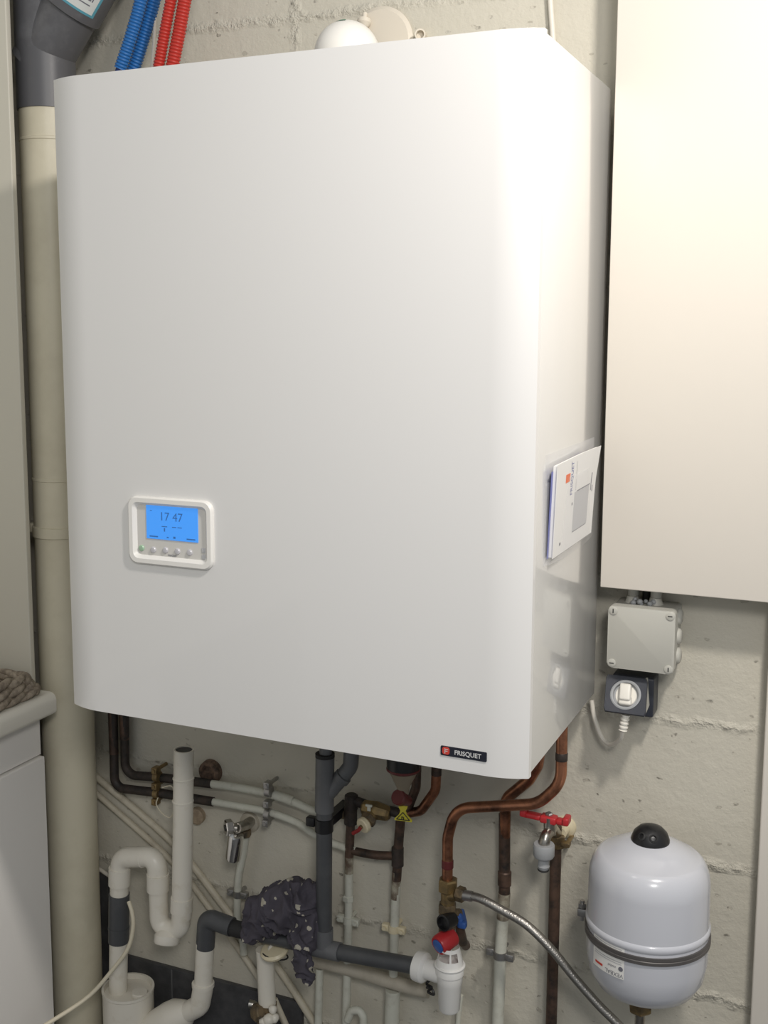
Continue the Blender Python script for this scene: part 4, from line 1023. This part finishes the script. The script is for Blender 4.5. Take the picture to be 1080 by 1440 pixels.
lathe('knob', [(0.0109, 0), (0.0127, .002), (0.0127, .012), (0.0104, .014), (0.0092, .034), (0, .034)], kn, ke - kn, 'dark_red', rk, 24)
tube('stem', [kn.lerp(ke, .6), (0.0394, -0.0120, 0.7591)], .006, 'dirty_brass', rk)
# the yellow tag
yt = thing('warning_tag', 'yellow plastic tag with a black triangle under the red-brown knob', 'tag', (0.0547, -0.0680, 0.7635))
outline = [(0.0462, -0.0660, 0.7879), (0.0624, -0.0660, 0.789), (0.0612, -0.0660, 0.7845), (0.0588, -0.0660, 0.7804), (0.0623, -0.0670, 0.7742), (0.0715, -0.0680, 0.7672), (0.0703, -0.0680, 0.7639), (0.0547, -0.0680, 0.7635), (0.0403, -0.0680, 0.7626), (0.0403, -0.0680, 0.7651), (0.0480, -0.0670, 0.7734), (0.0500, -0.0660, 0.7794), (0.0475, -0.0660, 0.7832)]
tgp = prism('tag_plate', outline, (0, .0016, 0), 'yellow', yt)
A_, B_, C_ = Vector((0.0553, -0.0682, 0.7782)), Vector((0.0444, -0.0690, 0.7654)), Vector((0.0675, -0.0690, 0.7667))
bm = bmesh.new()
for a, b in ((A_, B_), (B_, C_), (C_, A_)): sweep(bm, [a, b], .0007, 6)
finish(bm, 'warning_triangle', 'black', tgp)
q = (0.0554, -0.0690, 0.7695)
text('warning_symbol', 'n', .011, q, (1, 0, -.13), (0, 0, 1), 'black', tgp, .0002, bold=.0002)

# ---------------------------------------------------------------- cream drain at the bottom
dr = thing('drain_pipe', 'cream painted sloping drain pipe below the grey waste pipe', 'pipe', (-0.0604, 0.0000, 0.437))
drr = 0.0120
tube('sloping_run', [(-0.1648, -0.0020, 0.4384), (-0.0705, -0.0020, 0.439), (0.0350, -0.0020, 0.4339), (0.0783, -0.0020, 0.4357)], drr, 'drain', dr, smooth_path=True, seg=20)
tube('outlet', [(-0.1329, 0.0040, 0.4225), (-0.1363, 0.0040, 0.3146), (-0.1418, 0.0040, 0.2016)], 0.0071, 'painted', dr)
jt = tube('hook_pipe', [(-0.0700, -0.0120, 0.3485), (-0.0631, -0.0120, 0.3679), (-0.0480, -0.0120, 0.3745), (-0.0398, -0.0120, 0.3632), (-0.0383, -0.0120, 0.3098)], 0.0070, 'painted', None, fillet=.010)
tag(jt, 'small white hooked pipe at the foot of the left white riser', 'pipe')
o = tube('thin_pipe', [(0.1312, 0.0120, 0.4334), (0.1268, 0.0120, 0.3801), (0.1226, 0.0120, 0.2999)], 0.0044, 'painted', None)
tag(o, 'thin white pipe running down the wall behind the white siphon', 'pipe')

# white hopper pipe below the rag
wh = thing('hopper_pipe', 'white drop pipe with a cream oval inlet under the patterned rag', 'pipe', (-0.2164, -0.0450, 0.3222))
tube('pipe', [(-0.2177, -0.0450, 0.4648), (-0.2164, -0.0450, 0.4448), (-0.2131, -0.0450, 0.3532)], 0.0157, 'white_pvc', wh, seg=24)
oc = Vector((-0.1881, -0.0620, 0.4779))
lathe('oval_inlet', [(0, -.010), (.017, -.008), (.0245, -.003), (.0255, .001), (.022, .005), (.010, .006), (0, .006)], oc, (-.12, -.28, 1), 'cream_plastic', wh, 32, label='cream oval inlet')
tube('inlet_neck', [(-0.2178, -0.0450, 0.4553), oc], .012, 'white_pvc', wh)
bm = bmesh.new()
ring_pts = [oc + Vector((math.cos(a) * .0225 + .001, math.sin(a) * .0215, -.0075 - math.cos(a) * .0027 - math.sin(a) * .0055)) for a in [k / 20 * 2 * PI for k in range(20)]]
sweep(bm, ring_pts, .0014, 8, closed=True); finish(bm, 'inlet_seal', 'black_rubber', wh)
bq = thing('old_fitting', 'corroded brass fitting on the foot of the white drop pipe', 'pipe fitting', (-0.2223, -0.0500, 0.3235))
tube('fitting_body', [(-0.213, -0.0450, 0.3628), (-0.2165, -0.0450, 0.3084), (-0.2203, -0.0450, 0.2382)], .0175, 'dirty_brass', bq, seg=12)
hexnut('fitting_nut', (-0.2239, -0.0620, 0.352), (-.6, -1, .2), .0155, .016, 'dirty_brass', bq)
tube('fitting_arm', [(-0.2162, -0.0450, 0.3428), (-0.2409, -0.0500, 0.3557), (-0.247, -0.0520, 0.3566)], .0075, 'nickel', bq, fillet=.006)
bm = bmesh.new()
for q, r in (((-0.1943, -0.0580, 0.3628), .008), ((-0.1998, -0.0640, 0.3459), .011), ((-0.2088, -0.0660, 0.3407), .009), ((-0.1916, -0.0580, 0.3473), .009)):
    rr = bmesh.ops.create_icosphere(bm, subdivisions=2, radius=r)
    for v in rr['verts']: v.co += v.co.normalized() * .002 * noise.noise(v.co * 200) + Vector(q)
finish(bm, 'limescale', 'white_pvc', bq, 60)
o = tube('thin_pipe', [(-0.2123, -0.0200, 0.3569), (-0.198, -0.0200, 0.3289), (-0.1866, -0.0200, 0.3071), (-0.1638, -0.0200, 0.2593)], 0.0054, 'trunk', None, smooth_path=True)
tag(o, 'short cream tube slanting right from behind the corroded brass fitting', 'pipe')

# ---------------------------------------------------------------- patterned rag over the waste pipe
def rag():
    bm = bmesh.new()
    blobs = [((-0.188, -0.0660, 0.5501), .050, .034, .040), ((-0.1415, -0.0640, 0.575), .036, .034, .044), ((-0.1225, -0.0500, 0.5854), .022, .026, .034), ((-0.1595, -0.0720, 0.5684), .048, .034, .042),
             ((-0.2245, -0.0700, 0.5148), .018, .028, .024), ((-0.2114, -0.0700, 0.5363), .028, .030, .034), ((-0.126, -0.0760, 0.5325), .022, .024, .034), ((-0.1172, -0.0800, 0.5236), .016, .016, .026),
             ((-0.1289, -0.0840, 0.5061), .013, .012, .022), ((-0.1235, -0.0840, 0.4879), .014, .013, .022), ((-0.1182, -0.0840, 0.4697), .014, .013, .020), ((-0.1141, -0.0840, 0.4616), .012, .012, .014),
             ((-0.1167, -0.0620, 0.5431), .020, .026, .038)]
    for c, a, b, h in blobs:
        r = bmesh.ops.create_icosphere(bm, subdivisions=3, radius=1)
        for v in r['verts']: v.co = Vector((v.co.x * a, v.co.y * b, v.co.z * h)) + Vector(c)
    me = bpy.data.meshes.new('rag_source'); bm.to_mesh(me); bm.free()
    o = bpy.data.objects.new('rag_source', me); COL.objects.link(o)
    r = o.modifiers.new('remesh', 'REMESH'); r.mode = 'VOXEL'; r.voxel_size = .0022
    s = o.modifiers.new('smooth', 'SMOOTH'); s.iterations = 6
    dg = bpy.context.evaluated_depsgraph_get()
    m2_ = bpy.data.meshes.new_from_object(o.evaluated_get(dg))
    bpy.data.objects.remove(o)
    bm = bmesh.new(); bm.from_mesh(m2_); bpy.data.meshes.remove(m2_)
    bm.normal_update()
    new = []
    for v in bm.verts:
        p = v.co
        w = noise.noise(p * 22) * .7
        q = Vector((p.x * 52 + w * 2.2 + p.z * 18, p.y * 30, p.z * 30 + w * 2))
        f = 1 - abs(noise.noise(q)) * 2.3
        g = noise.noise(p * 95) * .25
        new.append(p + v.normal * (.010 * (f - .45) + .003 * g))
    for v, c in zip(bm.verts, new): v.co = c
    return finish(bm, 'rag', 'rag', None, 70)
tag(rag(), 'dark floral rag draped over the grey waste pipe', 'cloth')

# cream hose in front of the trap
o = tube('cream_hose', [(-0.586, -0.26, 0.3209), (-0.5607, -0.22, 0.3336), (-0.5256, -0.15, 0.3545), (-0.4935, -0.115, 0.3987), (-0.4718, -0.1, 0.4348), (-0.4654, -0.0920, 0.4724), (-0.4691, -0.0880, 0.4972), (-0.4807, -0.0820, 0.5153)], 0.0038, 'cream_cable', None, smooth_path=True, seg=12)
tag(o, 'cream cable looping across the front of the white trap and soil pipe', 'cable')
o = structure(box2('trim_2', (-.9, WY - .016, 0), ((-0.6015, 0.0200, 0.452)[0], WY - .0102, (-0.6064, 0.0150, 0.4991)[2]), 'plinth'))
o = tube('wire_stub', [(-0.6564, 0.0180, 0.5053), (-0.6231, 0.0150, 0.506), (-0.5973, 0.0120, 0.4994), (-0.5673, 0.0120, 0.4924)], .0036, 'cable', None, smooth_path=True, seg=10)
tag(o, 'white cable end poking out between the soil pipe and the swan-neck trap', 'cable')

# ---------------------------------------------------------------- worktop unit on the left
ZW = (-0.6017, -0.12, 0.9123)[2]
NX = (-0.5882, -0.133, 0.9047)[0]
un = thing('cabinet', 'white base cabinet with drawer and door, under the cream worktop', 'cabinet', (-.7, -.9, 0))
YE = -.136
DX, DOX = (-0.6213, -0.14, 0.836)[0], (-0.6128, -0.14, 0.5393)[0]
ZD = (-0.608, -0.14, 0.7928)[2]
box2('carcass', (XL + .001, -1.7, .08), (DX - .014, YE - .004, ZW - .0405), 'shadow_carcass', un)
box2('drawer_front', (DX - .014, -1.0, ZD + .002), (DX, YE - .004, ZW - .0405), 'cabinet', un, bev=.001)
box2('door', (DX - .014, -1.0, .10), (DOX, YE - .004, ZD), 'cabinet', un, bev=.0025)
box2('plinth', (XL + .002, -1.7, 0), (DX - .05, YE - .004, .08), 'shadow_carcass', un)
bm = bmesh.new(); T_ = .040; prof_ = []
for k in range(9):
    a = PI / 2 - PI * k / 8 * .5; prof_.append((NX - .014 + .014 * math.cos(a), ZW - .014 + .014 * math.sin(a)))
for k in range(1, 9):
    a = -PI / 2 * k / 8; prof_.append((NX - .010 + .010 * math.cos(a), ZW - T_ + .010 + .010 * math.sin(a)))
prof_ += [(XL + .001, ZW - T_), (XL + .001, ZW)]
o = prism('worktop', [(x, YE + .003, z) for x, z in prof_], (0, -1.6, 0), 'worktop', None)
tag(o, 'cream worktop with a rounded edge beside the soil pipe', 'worktop')
bs = thing('woven_basket', 'low brown woven basket lying on the cream worktop', 'basket', (-.69, -.3, ZW))
bmx = NX - .010
for k in range(3):
    h = ZW + .009 + k * .0122; ins = .003 * k
    pts = []
    for cx, cy, a in ((bmx - .03 - ins, -.170 - ins * 3, 0), (-1.02 + ins, -.170 - ins * 3, 90), (-1.02 + ins, -.62, 180), (bmx - .03 - ins, -.62, 270)):
        for j in range(5):
            t = math.radians(a + 90 * j / 4); pts.append(Vector((cx + .02 * math.cos(t), cy + .02 * math.sin(t), h)))
    pts.append(pts[0])
    for q in pts: q.z += max(0, -q.y - .17) * k * .045
    pts = resample(pts, .005)
    bm = bmesh.new()
    for ph in (0, PI):          # two twisted strands per row
        tw = [q + Vector((.0042 * math.cos(i * .42 + ph + k), 0, .0042 * math.sin(i * .42 + ph + k))) for i, q in enumerate(pts)]
        sweep(bm, tw, lambda i, ph=ph, k=k: .0062 + .0014 * math.sin(i * .42 + ph + k * 2), 10)
    finish(bm, 'woven_row', 'wicker', bs, 60)
box2('basket_base', (-1.03, -.63, ZW), (bmx - .016, -.16, ZW + .006), 'wicker', bs)
